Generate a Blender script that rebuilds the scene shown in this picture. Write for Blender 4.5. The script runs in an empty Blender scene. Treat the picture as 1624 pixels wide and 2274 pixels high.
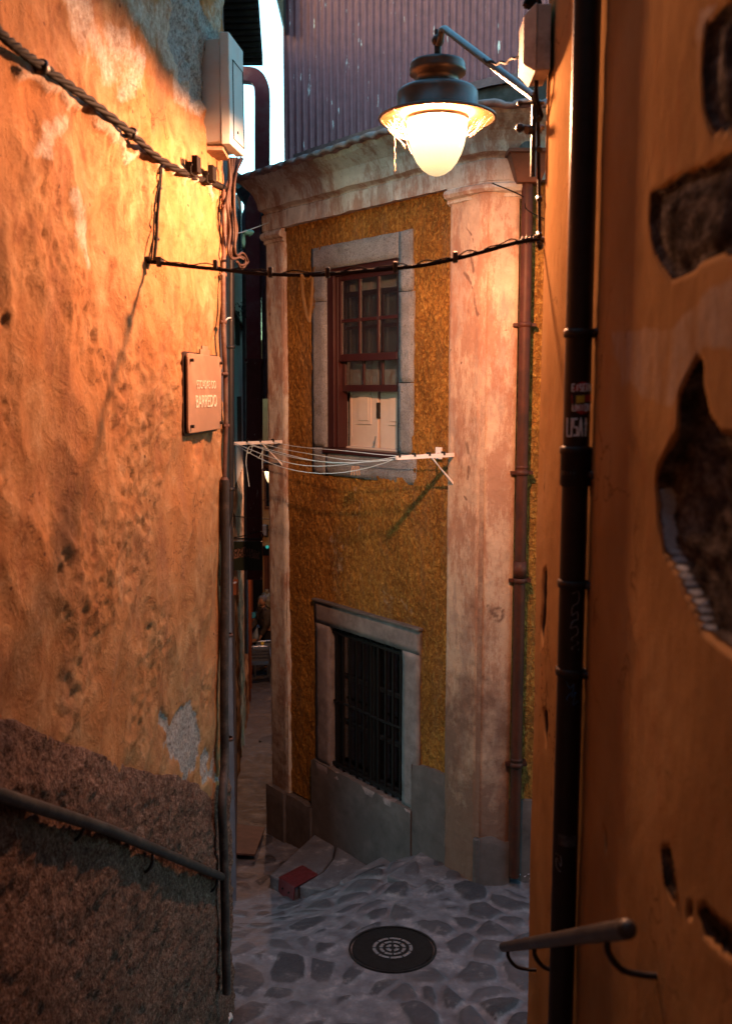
import bpy, bmesh, math, random
from mathutils import Vector, noise
R=math.radians
random.seed(7)
scene=bpy.context.scene
col=scene.collection
# ------------------------------------------------------------------ camera frame
FPX,CX,CY,H=2210.0,812.0,1136.5,3.9
TH=math.atan(273/2210.0)
ct,st=math.cos(TH),math.sin(TH)
EYE=Vector((0,0,H))
def ray(u,v):
    x=(u-CX)/FPX;y=-(v-CY)/FPX
    return Vector((x,ct+y*st,-st+y*ct))
def at_Y(u,v,Y):
    d=ray(u,v);return EYE+d*(Y/d.y)
def at_Z(u,v,z):
    d=ray(u,v);return EYE+d*((z-H)/d.z)
def proj(p):
    q=Vector(p)-EYE
    dep=q.y*ct-q.z*st; up=q.y*st+q.z*ct
    if dep<.05: return (-9999,-9999)
    return (CX+FPX*q.x/dep,CY-FPX*up/dep)
class VPlane:
    """vertical plane: origin C, direction e (horizontal), outward normal n"""
    def __init__(s,C,e,n): s.C=Vector((C[0],C[1],0));s.e=Vector((e[0],e[1],0)).normalized();s.n=Vector((n[0],n[1],0)).normalized()
    def P(s,a,z,d=0): return s.C+s.e*a+s.n*d+Vector((0,0,z))
    def hit(s,u,v,d=0):
        r=ray(u,v);O=s.C+s.n*d
        t=((O-EYE).dot(s.n))/(r.dot(s.n));return EYE+r*t
    def az(s,u,v,d=0):
        p=s.hit(u,v,d);return (p-s.C).dot(s.e),p.z
A=R(37.5)
FAC=VPlane((.9045,7.64),(-math.sin(A),math.cos(A)),(-math.cos(A),-math.sin(A)))
FR=VPlane((.9045,7.64),(1,0),(0,-1))
LW=VPlane((-.876,5.876),(-.1126,-1),(1,-.1126))      # a grows toward the camera
RW=VPlane((.70,4.05),(-.035,-1),(-1,.035))
# ------------------------------------------------------------------ mesh builder
class MB:
    def __init__(s): s.v=[];s.f=[];s.sm=[]
    def add(s,vs,fs,smooth=False):
        o=len(s.v);s.v+= [Vector(p) for p in vs];s.f+=[tuple(i+o for i in f) for f in fs];s.sm+=[smooth]*len(fs);return s
    def hexa(s,p):   # 8 corners: bottom 4 ccw, top 4
        return s.add(p,[(0,3,2,1),(4,5,6,7),(0,1,5,4),(1,2,6,5),(2,3,7,6),(3,0,4,7)])
    def box(s,x0,x1,y0,y1,z0,z1):
        return s.hexa([(x0,y0,z0),(x1,y0,z0),(x1,y1,z0),(x0,y1,z0),(x0,y0,z1),(x1,y0,z1),(x1,y1,z1),(x0,y1,z1)])
    def pbox(s,pl,a0,a1,z0,z1,d0,d1):
        return s.hexa([pl.P(a0,z0,d0),pl.P(a1,z0,d0),pl.P(a1,z0,d1),pl.P(a0,z0,d1),pl.P(a0,z1,d0),pl.P(a1,z1,d0),pl.P(a1,z1,d1),pl.P(a0,z1,d1)])
    def tube(s,pts,r,n=10,caps=True,smooth=True):
        pts=[Vector(p) for p in pts];rr=r if isinstance(r,(list,tuple)) else [r]*len(pts)
        t0=(pts[1]-pts[0]).normalized()
        up=Vector((0,0,1)) if abs(t0.z)<.9 else Vector((0,1,0))
        nx=t0.cross(up).normalized();vs=[];m=len(pts)
        for i,p in enumerate(pts):
            a=(pts[i]-pts[i-1]).normalized() if i>0 else t0
            b=(pts[i+1]-pts[i]).normalized() if i<m-1 else a
            t=(a+b)
            t=t.normalized() if t.length>1e-6 else a
            nx=(nx-t*nx.dot(t)).normalized();ny=t.cross(nx)
            for k in range(n):
                an=2*math.pi*k/n;vs.append(p+(nx*math.cos(an)+ny*math.sin(an))*rr[i])
        fs=[]
        for i in range(m-1):
            for k in range(n):
                fs.append((i*n+k,i*n+(k+1)%n,(i+1)*n+(k+1)%n,(i+1)*n+k))
        s.add(vs,fs,smooth)
        if caps:
            s.add(vs[:n],[tuple(range(n))[::-1]]);s.add(vs[-n:],[tuple(range(n))])
        return s
    def lathe(s,prof,c,n=32,axis=(0,0,1),smooth=True):
        ax=Vector(axis).normalized();t=Vector((1,0,0)) if abs(ax.x)<.9 else Vector((0,1,0))
        x=ax.cross(t).normalized();y=ax.cross(x);c=Vector(c);vs=[]
        for (r,h) in prof:
            for k in range(n):
                an=2*math.pi*k/n;vs.append(c+ax*h+(x*math.cos(an)+y*math.sin(an))*r)
        fs=[]
        for i in range(len(prof)-1):
            for k in range(n): fs.append((i*n+k,i*n+(k+1)%n,(i+1)*n+(k+1)%n,(i+1)*n+k))
        return s.add(vs,fs,smooth)
    def prism(s,poly,d):   # closed 3D polygon extruded by vector d
        n=len(poly);P=[Vector(p) for p in poly];d=Vector(d)
        return s.add(P+[p+d for p in P],[tuple(range(n))[::-1],tuple(range(n,2*n))]+[(i,(i+1)%n,n+(i+1)%n,n+i) for i in range(n)])
    def blob(s,c,r,seed=0,amp=.25,fr=3,n=12):
        c=Vector(c);r=Vector(r) if not isinstance(r,(int,float)) else Vector((r,r,r));vs=[]
        for i in range(n+1):
            th=math.pi*i/n
            for k in range(2*n):
                ph=math.pi*k/n;d=Vector((math.sin(th)*math.cos(ph),math.sin(th)*math.sin(ph),math.cos(th)))
                q=1+amp*noise.noise(d*fr+Vector((seed*7.3,seed,0)))
                vs.append(c+Vector((d.x*r.x,d.y*r.y,d.z*r.z))*q)
        fs=[(i*2*n+k,(i+1)*2*n+k,(i+1)*2*n+(k+1)%(2*n),i*2*n+(k+1)%(2*n)) for i in range(n) for k in range(2*n)]
        return s.add(vs,fs,True)
def wloc(o):
    p=Vector((0,0,0))
    while o: p=p+o.location;o=o.parent
    return p
def obj(name,mb,m,parent=None,bevel=0,attrs=None,recalc=True):
    off=wloc(parent) if parent else Vector((0,0,0))
    me=bpy.data.meshes.new(name);me.from_pydata([tuple(p-off) for p in mb.v],[],mb.f)
    me.polygons.foreach_set('use_smooth',mb.sm)
    if attrs:
        for k,vals in attrs.items():
            a=me.attributes.new(k,'FLOAT','POINT');a.data.foreach_set('value',vals)
    if recalc:
        bm=bmesh.new();bm.from_mesh(me);bmesh.ops.recalc_face_normals(bm,faces=bm.faces);bm.to_mesh(me);bm.free()
    me.update()
    ms=m if isinstance(m,(list,tuple)) else [m]
    for q in ms: me.materials.append(q)
    o=bpy.data.objects.new(name,me);col.objects.link(o)
    if parent: o.parent=parent
    if bevel:
        b=o.modifiers.new('bevel','BEVEL');b.width=bevel;b.segments=2;b.limit_method='ANGLE'
    return o
def tag(o,label,cat,group=None,kind=None):
    if label:o['label']=label
    if cat:o['category']=cat
    if group:o['group']=group
    if kind:o['kind']=kind
    return o
def thing(name,label,cat,loc=(0,0,0),group=None):
    o=bpy.data.objects.new(name,None);o.location=loc;o.empty_display_size=.1;col.objects.link(o)
    return tag(o,label,cat,group)
def ctree(o,parent=None):
    c=o.copy();col.objects.link(c);c.parent=parent
    for ch in [x for x in col.objects if x.parent==o]: ctree(ch,c)
    return c
def text(name,s,size,m,parent,origin,xd,zd,ext=.002,squash=1,align='CENTER',bold=0):
    cu=bpy.data.curves.new('t','FONT');cu.body=s;cu.size=size;cu.align_x=align;cu.extrude=ext;cu.offset=bold
    to=bpy.data.objects.new('t',cu);col.objects.link(to)
    dg=bpy.context.evaluated_depsgraph_get();me=bpy.data.meshes.new_from_object(to.evaluated_get(dg))
    col.objects.unlink(to);bpy.data.objects.remove(to)
    xd=Vector(xd).normalized();zd=Vector(zd).normalized();nd=xd.cross(zd);off=wloc(parent) if parent else Vector()
    for v in me.vertices:
        v.co=Vector(origin)+xd*v.co.x*squash+zd*v.co.y+nd*v.co.z-off
    me.name=name;me.materials.clear();me.materials.append(m)
    o=bpy.data.objects.new(name,me);col.objects.link(o)
    if parent:o.parent=parent
    return o
def fbm(p,o=4): return noise.fractal(p,1.0,2.0,o)
def sstep(a,b,x):
    if a==b:return float(x>a)
    t=max(0,min(1,(x-a)/(b-a)));return t*t*(3-2*t)
# ------------------------------------------------------------------ materials
class NT:
    def __init__(s,name):
        s.m=bpy.data.materials.new(name);s.m.use_nodes=True;s.t=s.m.node_tree;s.t.nodes.clear()
        s.out=s.t.nodes.new('ShaderNodeOutputMaterial');g=s.t.nodes.new('ShaderNodeNewGeometry');s.pos=g.outputs['Position'];s.geo=g
    def n(s,ty,**k):
        q=s.t.nodes.new(ty)
        for a,b in k.items():
            if a.startswith('_'): setattr(q,a[1:],b)
            else:
                i=q.inputs[a.replace('__',' ')] if a.replace('__',' ') in q.inputs else q.inputs[int(a[1:])]
                if hasattr(b,'is_linked') or isinstance(b,bpy.types.NodeSocket): s.t.links.new(b,i)
                else: i.default_value=b
        return q
    def map(s,sc):
        q=s.t.nodes.new('ShaderNodeMapping');s.t.links.new(s.pos,q.inputs[0]);q.inputs['Scale'].default_value=sc;return q.outputs[0]
    def noise(s,scale,detail=6,rough=.6,vec=None,dist=0):
        q=s.n('ShaderNodeTexNoise',Scale=scale,Detail=detail,Roughness=rough,Distortion=dist);s.t.links.new(vec or s.pos,q.inputs['Vector']);return q.outputs['Fac']
    def ramp(s,f,stops,interp='LINEAR'):
        q=s.t.nodes.new('ShaderNodeValToRGB');s.t.links.new(f,q.inputs[0]);e=q.color_ramp.elements;q.color_ramp.interpolation=interp
        while len(e)<len(stops): e.new(.5)
        for i,(p,c) in enumerate(stops): e[i].position=p;e[i].color=(c,c,c,1) if isinstance(c,(int,float)) else tuple(c)+(1,)
        return q.outputs[0]
    def mix(s,f,a,b,mode='MIX'):
        q=s.t.nodes.new('ShaderNodeMix');q.data_type='RGBA';q.blend_type=mode
        for k,x in ((0,f),(6,a),(7,b)):
            if isinstance(x,bpy.types.NodeSocket): s.t.links.new(x,q.inputs[k])
            elif k==0: q.inputs[0].default_value=x
            else: q.inputs[k].default_value=tuple(x)+((1,) if len(x)==3 else ())
        return q.outputs[2]
    def math(s,op,a,b=0.0,clamp=False):
        q=s.t.nodes.new('ShaderNodeMath');q.operation=op;q.use_clamp=clamp
        for k,x in ((0,a),(1,b)):
            if isinstance(x,bpy.types.NodeSocket): s.t.links.new(x,q.inputs[k])
            else:q.inputs[k].default_value=x
        return q.outputs[0]
    def attr(s,name): return s.n('ShaderNodeAttribute',_attribute_name=name).outputs['Fac']
    def bump(s,h,strength=.5,dist=.01,prev=None):
        q=s.t.nodes.new('ShaderNodeBump');q.inputs['Strength'].default_value=strength;q.inputs['Distance'].default_value=dist
        s.t.links.new(h,q.inputs['Height'])
        if prev: s.t.links.new(prev,q.inputs['Normal'])
        return q.outputs[0]
    def done(s,colr,rough=.8,bump=None,metal=0,spec=.3,emis=None,es=0):
        b=s.t.nodes.new('ShaderNodeBsdfPrincipled')
        def st_(k,x):
            if isinstance(x,bpy.types.NodeSocket): s.t.links.new(x,b.inputs[k])
            elif isinstance(x,(tuple,list)): b.inputs[k].default_value=tuple(x)+((1,) if len(x)==3 else ())
            else:b.inputs[k].default_value=x
        st_('Base Color',colr);st_('Roughness',rough);st_('Metallic',metal);st_('Specular IOR Level',spec)
        if bump is not None: st_('Normal',bump)
        if emis: st_('Emission Color',emis);b.inputs['Emission Strength'].default_value=es
        s.t.links.new(b.outputs[0],s.out.inputs[0]);return s.m
def simple(name,c,rough=.6,metal=0,var=.25,scale=20,bs=.25,spec=.3,dirt=None,dscale=3):
    t=NT(name);n1=t.noise(scale,5,.65);dk=tuple(x*(1-var) for x in c);lt=tuple(min(1,x*(1+var)) for x in c)
    cc=t.ramp(n1,[(.3,dk),(.7,lt)])
    if dirt:
        n2=t.noise(dscale,8,.7);cc=t.mix(t.ramp(n2,[(.48,0.0),(.62,1.0)]),cc,dirt)
    return t.done(cc,rough,t.bump(n1,bs,.003),metal,spec)
M={}
def cracks(t,c,sc):
    wv=t.t.nodes.new('ShaderNodeVectorMath');wv.operation='ADD'
    nz=t.n('ShaderNodeTexNoise',Scale=5.0,Detail=5.0);t.t.links.new(t.pos,nz.inputs['Vector'])
    s2=t.t.nodes.new('ShaderNodeVectorMath');s2.operation='SCALE';t.t.links.new(nz.outputs['Color'],s2.inputs[0]);s2.inputs['Scale'].default_value=.5
    t.t.links.new(t.pos,wv.inputs[0]);t.t.links.new(s2.outputs[0],wv.inputs[1])
    v=t.t.nodes.new('ShaderNodeTexVoronoi');v.feature='DISTANCE_TO_EDGE';v.inputs['Scale'].default_value=sc;t.t.links.new(wv.outputs[0],v.inputs['Vector'])
    line=t.ramp(v.outputs[0],[(0.0,1.0),(.010,0.0)]);mk=t.ramp(t.noise(1.3,3,.5),[(.50,0.0),(.58,.8)])
    return t.mix(t.math('MULTIPLY',line,mk),c,(.05,.025,.015))
# left wall plaster
def m_leftwall():
    t=NT('ochre_plaster_worn')
    big=t.noise(1.3,6,.6);mid=t.noise(6,8,.7,dist=.6);fine=t.noise(45,6,.75)
    st_=t.noise(5,6,.7,t.map((1,1,.35)))
    c=t.ramp(mid,[(.28,(.11,.048,.024)),(.42,(.22,.11,.05)),(.56,(.31,.175,.085)),(.75,(.42,.28,.165))])
    c=t.mix(t.ramp(big,[(.42,0.0),(.60,.6)]),c,(.34,.145,.055))
    c=t.mix(t.ramp(st_,[(.50,0.0),(.68,.6)]),c,(.22,.10,.06))
    c=t.mix(t.ramp(fine,[(.30,.75),(.42,0.0)]),c,(.15,.06,.03))
    c=t.mix(t.ramp(fine,[(.62,0.0),(.78,.5)]),c,(.80,.60,.40))
    sp=t.n('ShaderNodeTexVoronoi',Scale=9.0,Randomness=1.0);t.t.links.new(t.pos,sp.inputs['Vector'])
    pit=t.math('LESS_THAN',sp.outputs['Distance'],.07)
    c=t.mix(t.math('MULTIPLY',pit,.8),c,(.07,.03,.02))
    pal=t.attr('pale');wn=t.math('ADD',pal,t.math('MULTIPLY',t.math('SUBTRACT',mid,.5),.9))
    pm=t.ramp(t.math('ADD',wn,t.math('MULTIPLY',t.math('SUBTRACT',fine,.5),.8)),[(.38,0.0),(.95,.85)])
    pc=t.ramp(fine,[(.3,(.22,.19,.16)),(.55,(.42,.39,.34)),(.75,(.56,.53,.48))])
    c=t.mix(pm,c,pc)
    br=t.attr('bare');bn=t.math('ADD',br,t.math('MULTIPLY',t.math('SUBTRACT',fine,.5),.8))
    bmk=t.ramp(bn,[(.40,0.0),(.62,1.0)])
    bc=t.ramp(t.noise(60,4,.7),[(.35,(.10,.085,.08)),(.6,(.30,.29,.28))])
    c=t.mix(bmk,c,bc)
    dk=t.attr('dark');dn=t.math('ADD',dk,t.math('MULTIPLY',t.math('SUBTRACT',fine,.5),1.3))
    c=t.mix(t.ramp(dn,[(.3,0.0),(.75,.8)]),c,(.15,.065,.035))
    c=cracks(t,c,2.2)
    b=t.bump(mid,.55,.03);b=t.bump(fine,.75,.010,b);b=t.bump(t.noise(160,3,.7),.45,.003,b)
    return t.done(c,.95,b,spec=.05)
M['leftwall']=m_leftwall()
def m_granite(name,c1,c2,c3,sc=55):
    t=NT(name);f=t.noise(sc,5,.8);m=t.noise(5,6,.6);g=t.noise(sc*.4,4,.8)
    c=t.ramp(f,[(.36,c1),(.5,c2),(.64,c3)])
    c=t.mix(t.ramp(m,[(.35,.55),(.6,0.0)]),c,tuple(x*.45 for x in c2))
    c=t.mix(t.ramp(g,[(.34,.8),(.44,0.0)]),c,tuple(x*.35 for x in c1))
    b=t.bump(g,1.0,.025);b=t.bump(f,.9,.008,b)
    return t.done(c,.9,b,spec=.08)
M['granite']=m_granite('rough_granite',(.04,.022,.018),(.12,.068,.05),(.26,.18,.145),60)
M['granite_smooth']=m_granite('window_granite',(.17,.17,.18),(.27,.27,.28),(.40,.40,.41),110)
def m_rightwall():
    t=NT('ochre_plaster_smooth')
    big=t.noise(1.6,5,.55);mid=t.noise(7,7,.65,t.map((1,1,.4)),.4);fine=t.noise(90,5,.75)
    c=t.ramp(big,[(.3,(.185,.108,.048)),(.55,(.265,.16,.072)),(.75,(.30,.20,.105))])
    c=t.mix(t.ramp(mid,[(.54,0.0),(.75,.5)]),c,(.27,.12,.055))
    c=t.mix(t.ramp(fine,[(.3,.5),(.5,0.0)]),c,(.25,.12,.06))
    pal=t.attr('pale');pm=t.ramp(t.math('ADD',pal,t.math('MULTIPLY',t.math('SUBTRACT',mid,.5),.9)),[(.38,0.0),(.65,1.0)])
    c=t.mix(pm,c,t.ramp(t.noise(30,5,.7),[(.3,(.22,.165,.125)),(.7,(.31,.25,.20))]))
    edg=t.attr('edge');br=t.attr('bare');rock=t.noise(28,6,.75,t.map((1,.4,1)))
    c=t.mix(t.ramp(br,[(.4,0.0),(.6,1.0)]),c,t.ramp(rock,[(.36,(.012,.010,.009)),(.5,(.045,.039,.035)),(.66,(.12,.107,.098))]))
    c=t.mix(t.ramp(t.math('ADD',edg,t.math('MULTIPLY',t.math('SUBTRACT',rock,.5),.8)),[(.35,0.0),(.6,1.0)]),c,(.20,.22,.24))
    dk=t.attr('dark');c=t.mix(t.ramp(dk,[(.3,0.0),(.6,1.0)]),c,(.03,.025,.025))
    c=cracks(t,c,1.6)
    b=t.bump(mid,.3,.01);b=t.bump(fine,.35,.004,b)
    rb=t.math('MULTIPLY',t.ramp(br,[(.4,0.0),(.6,1.0)]),rock);b=t.bump(rb,.8,.010,b)
    return t.done(c,.95,b,spec=.0)
M['rightwall']=m_rightwall()
def m_house():
    t=NT('yellow_roughcast')
    d1=t.noise(38,4,.6,t.map((1,1,.8)),.7);big=t.noise(2.0,6,.6);st_=t.noise(3.5,6,.7,t.map((1,1,.22)))
    c=t.ramp(big,[(.3,(.18,.075,.016)),(.6,(.32,.145,.030))])
    c=t.mix(t.ramp(d1,[(.38,.6),(.52,0.0)]),c,(.11,.048,.015))
    c=t.mix(t.ramp(d1,[(.52,0.0),(.70,.6)]),c,(.50,.29,.075))
    c=t.mix(t.ramp(st_,[(.50,0.0),(.68,.6)]),c,(.20,.12,.06))
    w=t.attr('wash');c=t.mix(t.ramp(t.math('ADD',w,t.math('MULTIPLY',t.math('SUBTRACT',t.noise(14,6,.7),.5),1.0)),[(.45,0.0),(.75,.7)]),c,(.45,.36,.27))
    dk=t.attr('dark');c=t.mix(t.ramp(t.math('ADD',dk,t.math('MULTIPLY',t.math('SUBTRACT',t.noise(9,6,.7),.5),.9)),[(.35,0.0),(.7,.8)]),c,(.12,.075,.045))
    b=t.bump(d1,1.0,.05);b=t.bump(t.noise(75,4,.7),.8,.010,b)
    return t.done(c,.92,b,spec=.08)
M['house']=m_house()
def m_trim(name='limewashed_trim',c0=(.50,.46,.41)):
    t=NT(name);n1=t.noise(9,8,.7);n2=t.noise(3,8,.75,t.map((1,1,.3)),0);f=t.noise(70,5,.7);h=t.noise(13,3,.5,dist=.5)
    c=t.ramp(n1,[(.3,tuple(x*.75 for x in c0)),(.6,c0),(.8,tuple(min(1,x*1.15) for x in c0))])
    c=t.mix(t.ramp(n2,[(.53,0.0),(.60,.75)]),c,(.27,.19,.15))
    c=t.mix(t.ramp(f,[(.3,.5),(.42,0.0)]),c,(.14,.10,.08))
    c=t.mix(t.ramp(h,[(.22,.9),(.27,0.0)]),c,(.08,.05,.04))
    rs_=t.noise(3.0,9,.8,t.map((1.3,1.3,.5)),0);c=t.mix(t.ramp(rs_,[(.47,0.0),(.56,.7)]),c,(.25,.115,.07))
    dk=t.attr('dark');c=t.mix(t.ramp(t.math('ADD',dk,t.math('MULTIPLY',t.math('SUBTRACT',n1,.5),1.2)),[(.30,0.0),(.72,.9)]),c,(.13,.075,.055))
    b=t.bump(n2,.5,.012);b=t.bump(h,.6,.012,b);b=t.bump(f,.4,.004,b)
    return t.done(c,.92,b,spec=.06)
M['trim']=m_trim()
M['trim_peach']=m_trim('peach_worn_trim',(.47,.33,.235))
M['render']=simple('cement_render',(.085,.07,.065),.85,0,.35,6,.6,dirt=(.08,.065,.06),dscale=4)
def m_ground():
    t=NT('stone_paving');mo=t.attr('mortar');tone=t.attr('tone')
    n1=t.noise(7,8,.7);f=t.noise(50,6,.75)
    s=t.ramp(tone,[(0.0,(.022,.022,.027)),(.5,(.036,.035,.042)),(1.0,(.062,.06,.068))])
    s=t.mix(t.ramp(f,[(.3,.5),(.6,0.0)]),s,(.06,.055,.055))
    mc=t.ramp(n1,[(.3,(.055,.055,.064)),(.5,(.11,.108,.12)),(.75,(.21,.205,.22))])
    mm=t.ramp(t.math('ADD',mo,t.math('MULTIPLY',t.math('SUBTRACT',t.noise(16,8,.8),.5),1.1)),[(.35,0.0),(.80,1.0)])
    c=t.mix(mm,s,mc)
    c=t.mix(t.ramp(n1,[(.56,0.0),(.72,.45)]),c,(.30,.28,.27))
    c=t.mix(t.ramp(t.noise(2.2,6,.7),[(.5,0.0),(.7,.5)]),c,(.10,.09,.09))
    b=t.bump(f,.6,.006);b=t.bump(n1,.5,.012,b)
    return t.done(c,t.ramp(n1,[(.3,.55),(.7,.85)]),b,spec=.35)
M['ground']=m_ground()
def m_corr(name,c,streak=True):
    t=NT(name);n1=t.noise(10,6,.7);v=t.noise(16,5,.75,t.map((1,1,.16)));v2=t.noise(7,3,.6,t.map((2.2,2.2,.55)))
    cc=t.ramp(n1,[(.3,tuple(x*.75 for x in c)),(.7,tuple(x*1.2 for x in c))])
    cc=t.mix(t.ramp(v,[(.5,0.0),(.8,.4)]),cc,tuple(x*1.9 for x in c))
    if streak: cc=t.mix(t.ramp(t.math('MULTIPLY',v,v2),[(.37,0.0),(.40,1.0)]),cc,(.55,.56,.58))
    return t.done(cc,.5,t.bump(n1,.15,.003),0,.4)
M['corr']=m_corr('maroon_corrugated_sheet',(.16,.06,.075))
M['corr2']=m_corr('maroon_painted_metal',(.10,.022,.032))
M['redduct']=simple('red_oxide_duct',(.19,.032,.045),.55,0,.15,8,.1,dirt=(.21,.07,.08),dscale=5)
M['winred']=simple('dark_red_paint',(.028,.005,.005),.42,0,.2,20,.15,spec=.45)
M['pipe_red']=simple('red_brown_pipe',(.050,.014,.007),.55,0,.25,14,.15,spec=.2,dirt=(.03,.010,.006),dscale=4)
M['hopper']=simple('rusty_hopper',(.13,.045,.022),.6,0,.35,12,.3,dirt=(.10,.04,.025),dscale=6)
M['pipe_black']=simple('black_iron_pipe',(.010,.006,.006),.5,0,.4,20,.3,spec=.3)
M['iron']=simple('dark_iron',(.018,.015,.015),.5,.3,.4,30,.4,spec=.4)
M['rail']=simple('worn_dark_rail',(.022,.019,.018),.5,.2,.6,25,.5,spec=.4,dirt=(.05,.045,.04),dscale=12)
M['cable']=simple('black_cable',(.008,.006,.005),.8,0,.4,40,.2,spec=.12)
M['cable2']=simple('dusty_brown_cable',(.035,.018,.012),.6,0,.45,30,.3,spec=.3)
M['conduit']=simple('rusty_conduit',(.06,.026,.018),.65,0,.4,18,.4,dirt=(.12,.085,.07),dscale=5)
M['conduit_low']=simple('grey_conduit_sleeve',(.022,.018,.018),.7,0,.4,18,.5,dirt=(.08,.06,.055),dscale=5)
M['box']=simple('pale_grey_plastic',(.40,.50,.52),.5,0,.06,8,.05,spec=.4,dirt=(.40,.42,.42),dscale=4)
M['box2']=simple('beige_plastic',(.42,.36,.31),.6,0,.15,12,.2,dirt=(.28,.23,.19),dscale=7)
M['sign']=simple('sign_enamel',(.25,.145,.09),.5,0,.06,6,.08,spec=.4,dirt=(.33,.19,.12),dscale=4)
M['letter']=simple('sign_letters',(.62,.50,.38),.5,0,.03,10,0)
M['white']=simple('white_painted_metal',(.66,.62,.60),.45,0,.08,20,.1)
M['line']=simple('pale_line',(.50,.60,.64),.6,0,.1,40,.1)
M['wood']=simple('weathered_wood',(.28,.19,.13),.8,0,.3,40,.4)
M['ribbon']=simple('yellow_ribbon',(.62,.40,.14),.7,0,.12,30,.2)
M['shutter']=simple('white_shutter_paint',(.44,.36,.31),.5,0,.05,12,.06)
M['black']=simple('dark_interior',(.006,.005,.005),.9,0,.3,10,0)
M['tile']=simple('roof_tile',(.30,.20,.19),.8,0,.4,12,.5,dirt=(.14,.12,.12),dscale=8)
M['parapet']=simple('mossy_cement',(.07,.07,.068),.9,0,.5,9,.6,dirt=(.04,.045,.04),dscale=6)
M['cap']=simple('pink_cement_cap',(.23,.15,.15),.85,0,.3,10,.4)
M['lamp']=simple('lamp_housing',(.035,.026,.022),.38,0,.3,15,.15,spec=.5)
M['lampin']=simple('dusty_reflector',(.012,.007,.003),.95,0,.45,30,.3,spec=0)
M['arm']=simple('lamp_arm_paint',(.05,.055,.055),.35,.2,.3,20,.1,spec=.5)
M['web']=simple('dusty_cobweb',(.55,.40,.24),.9,0,.2,40,0)
M['manhole']=simple('cast_iron_cover',(.017,.016,.016),.45,.4,.4,30,.5,spec=.5)
M['manhole_l']=simple('worn_cement_inlay',(.13,.12,.12),.7,0,.3,40,.5)
M['redstep']=simple('red_metal_plate',(.10,.012,.013),.5,.1,.3,20,.3,spec=.5,dirt=(.09,.012,.014),dscale=10)
M['rust']=simple('rusty_sheet',(.095,.05,.04),.75,.1,.3,9,.3,dirt=(.07,.04,.035),dscale=4)
M['teal']=simple('faded_teal_render',(.17,.33,.36),.85,0,.2,7,.3,dirt=(.12,.24,.27),dscale=3)
M['cream']=simple('pale_green_render',(.42,.47,.42),.85,0,.15,7,.3,dirt=(.30,.36,.33),dscale=3)
M['darkfac']=simple('dark_brown_boards',(.030,.012,.009),.8,0,.4,6,.3)
M['eave']=simple('dark_eave',(.022,.026,.03),.8,0,.4,10,.4)
M['ochre_far']=simple('far_ochre_render',(.50,.27,.10),.85,0,.15,4,.3)
M['door_brown']=simple('brown_door',(.16,.05,.02),.6,0,.2,6,.2)
M['oldwall']=simple('old_lime_wall',(.40,.28,.18),.9,0,.5,10,1.0,dirt=(.16,.09,.05),dscale=5)
M['signgreen']=simple('dark_green_board',(.012,.022,.014),.35,0,.2,10,.05,spec=.6)
M['signpink']=simple('faded_banner_paint',(.20,.115,.09),.7,0,.3,25,.1)
M['plastic']=simple('red_brown_plastic',(.30,.12,.07),.5,0,.1,10,.05)
M['alu']=simple('aluminium',(.30,.36,.42),.3,.9,.05,20,.05,spec=.5)
M['bag']=simple('bin_bag',(.20,.19,.13),.35,0,.4,20,.6,spec=.6)
M['cloth_dark']=simple('dark_camouflage_cloth',(.035,.030,.024),.9,0,.6,14,.4)
M['cloth_black']=simple('black_trousers',(.010,.010,.011),.9,0,.3,14,.4)
M['cloth_blue']=simple('pale_blue_shirt',(.20,.27,.36),.85,0,.15,10,.3)
M['cyan']=simple('cyan_cap',(.03,.22,.30),.8,0,.15,10,.2)
M['skin']=simple('skin',(.26,.15,.10),.6,0,.1,20,.1)
M['hair']=simple('grey_hair',(.12,.13,.15),.8,0,.3,50,.5)
M['paper']=simple('pale_sheet',(.42,.43,.50),.6,0,.08,15,.1)
M['leaf']=simple('dark_leaves',(.035,.05,.05),.8,0,.5,40,.5)
M['teallit']=None
M['granite_edge']=M['granite']
def glass():
    t=NT('window_glass');tr=t.n('ShaderNodeBsdfTransparent',Color=(.80,.84,.86,1));gl=t.n('ShaderNodeBsdfGlossy',Roughness=.04)
    fr=t.n('ShaderNodeLayerWeight',Blend=.5);mx=t.n('ShaderNodeMixShader')
    t.t.links.new(t.math('ADD',t.math('MULTIPLY',t.math('POWER',fr.outputs['Facing'],2.0),.7),.10),mx.inputs[0]);t.t.links.new(tr.outputs[0],mx.inputs[1]);t.t.links.new(gl.outputs[0],mx.inputs[2]);t.t.links.new(mx.outputs[0],t.out.inputs[0]);return t.m
M['glass']=glass()
def globe():
    t=NT('lit_lamp_globe');tr=t.n('ShaderNodeBsdfTransparent',Color=(1,1,1,1));em=t.n('ShaderNodeEmission',Color=(1,.62,.30,1),Strength=1.0);tc=t.n('ShaderNodeTexCoord');sx=t.n('ShaderNodeSeparateXYZ');t.t.links.new(tc.outputs['Generated'],sx.inputs[0]);t.t.links.new(t.ramp(sx.outputs[2],[(0.0,.16),(.45,.45),(.85,1.0)]),em.inputs['Strength'])
    dif=t.n('ShaderNodeMixShader',Fac=.6);t.t.links.new(tr.outputs[0],dif.inputs[1]);t.t.links.new(em.outputs[0],dif.inputs[2])
    t.t.links.new(dif.outputs[0],t.out.inputs[0]);return t.m
M['globe']=globe()
def emit(name,c,s):
    t=NT(name);e=t.n('ShaderNodeEmission',Color=tuple(c)+(1,),Strength=s);t.t.links.new(e.outputs[0],t.out.inputs[0]);return t.m
M['bulb']=emit('sodium_bulb',(1,.75,.45),14)
M['greenled']=emit('green_led',(.1,.9,.75),.05)
def graf(name,c): return simple(name,c,.6,0,.1,20,0)
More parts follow.
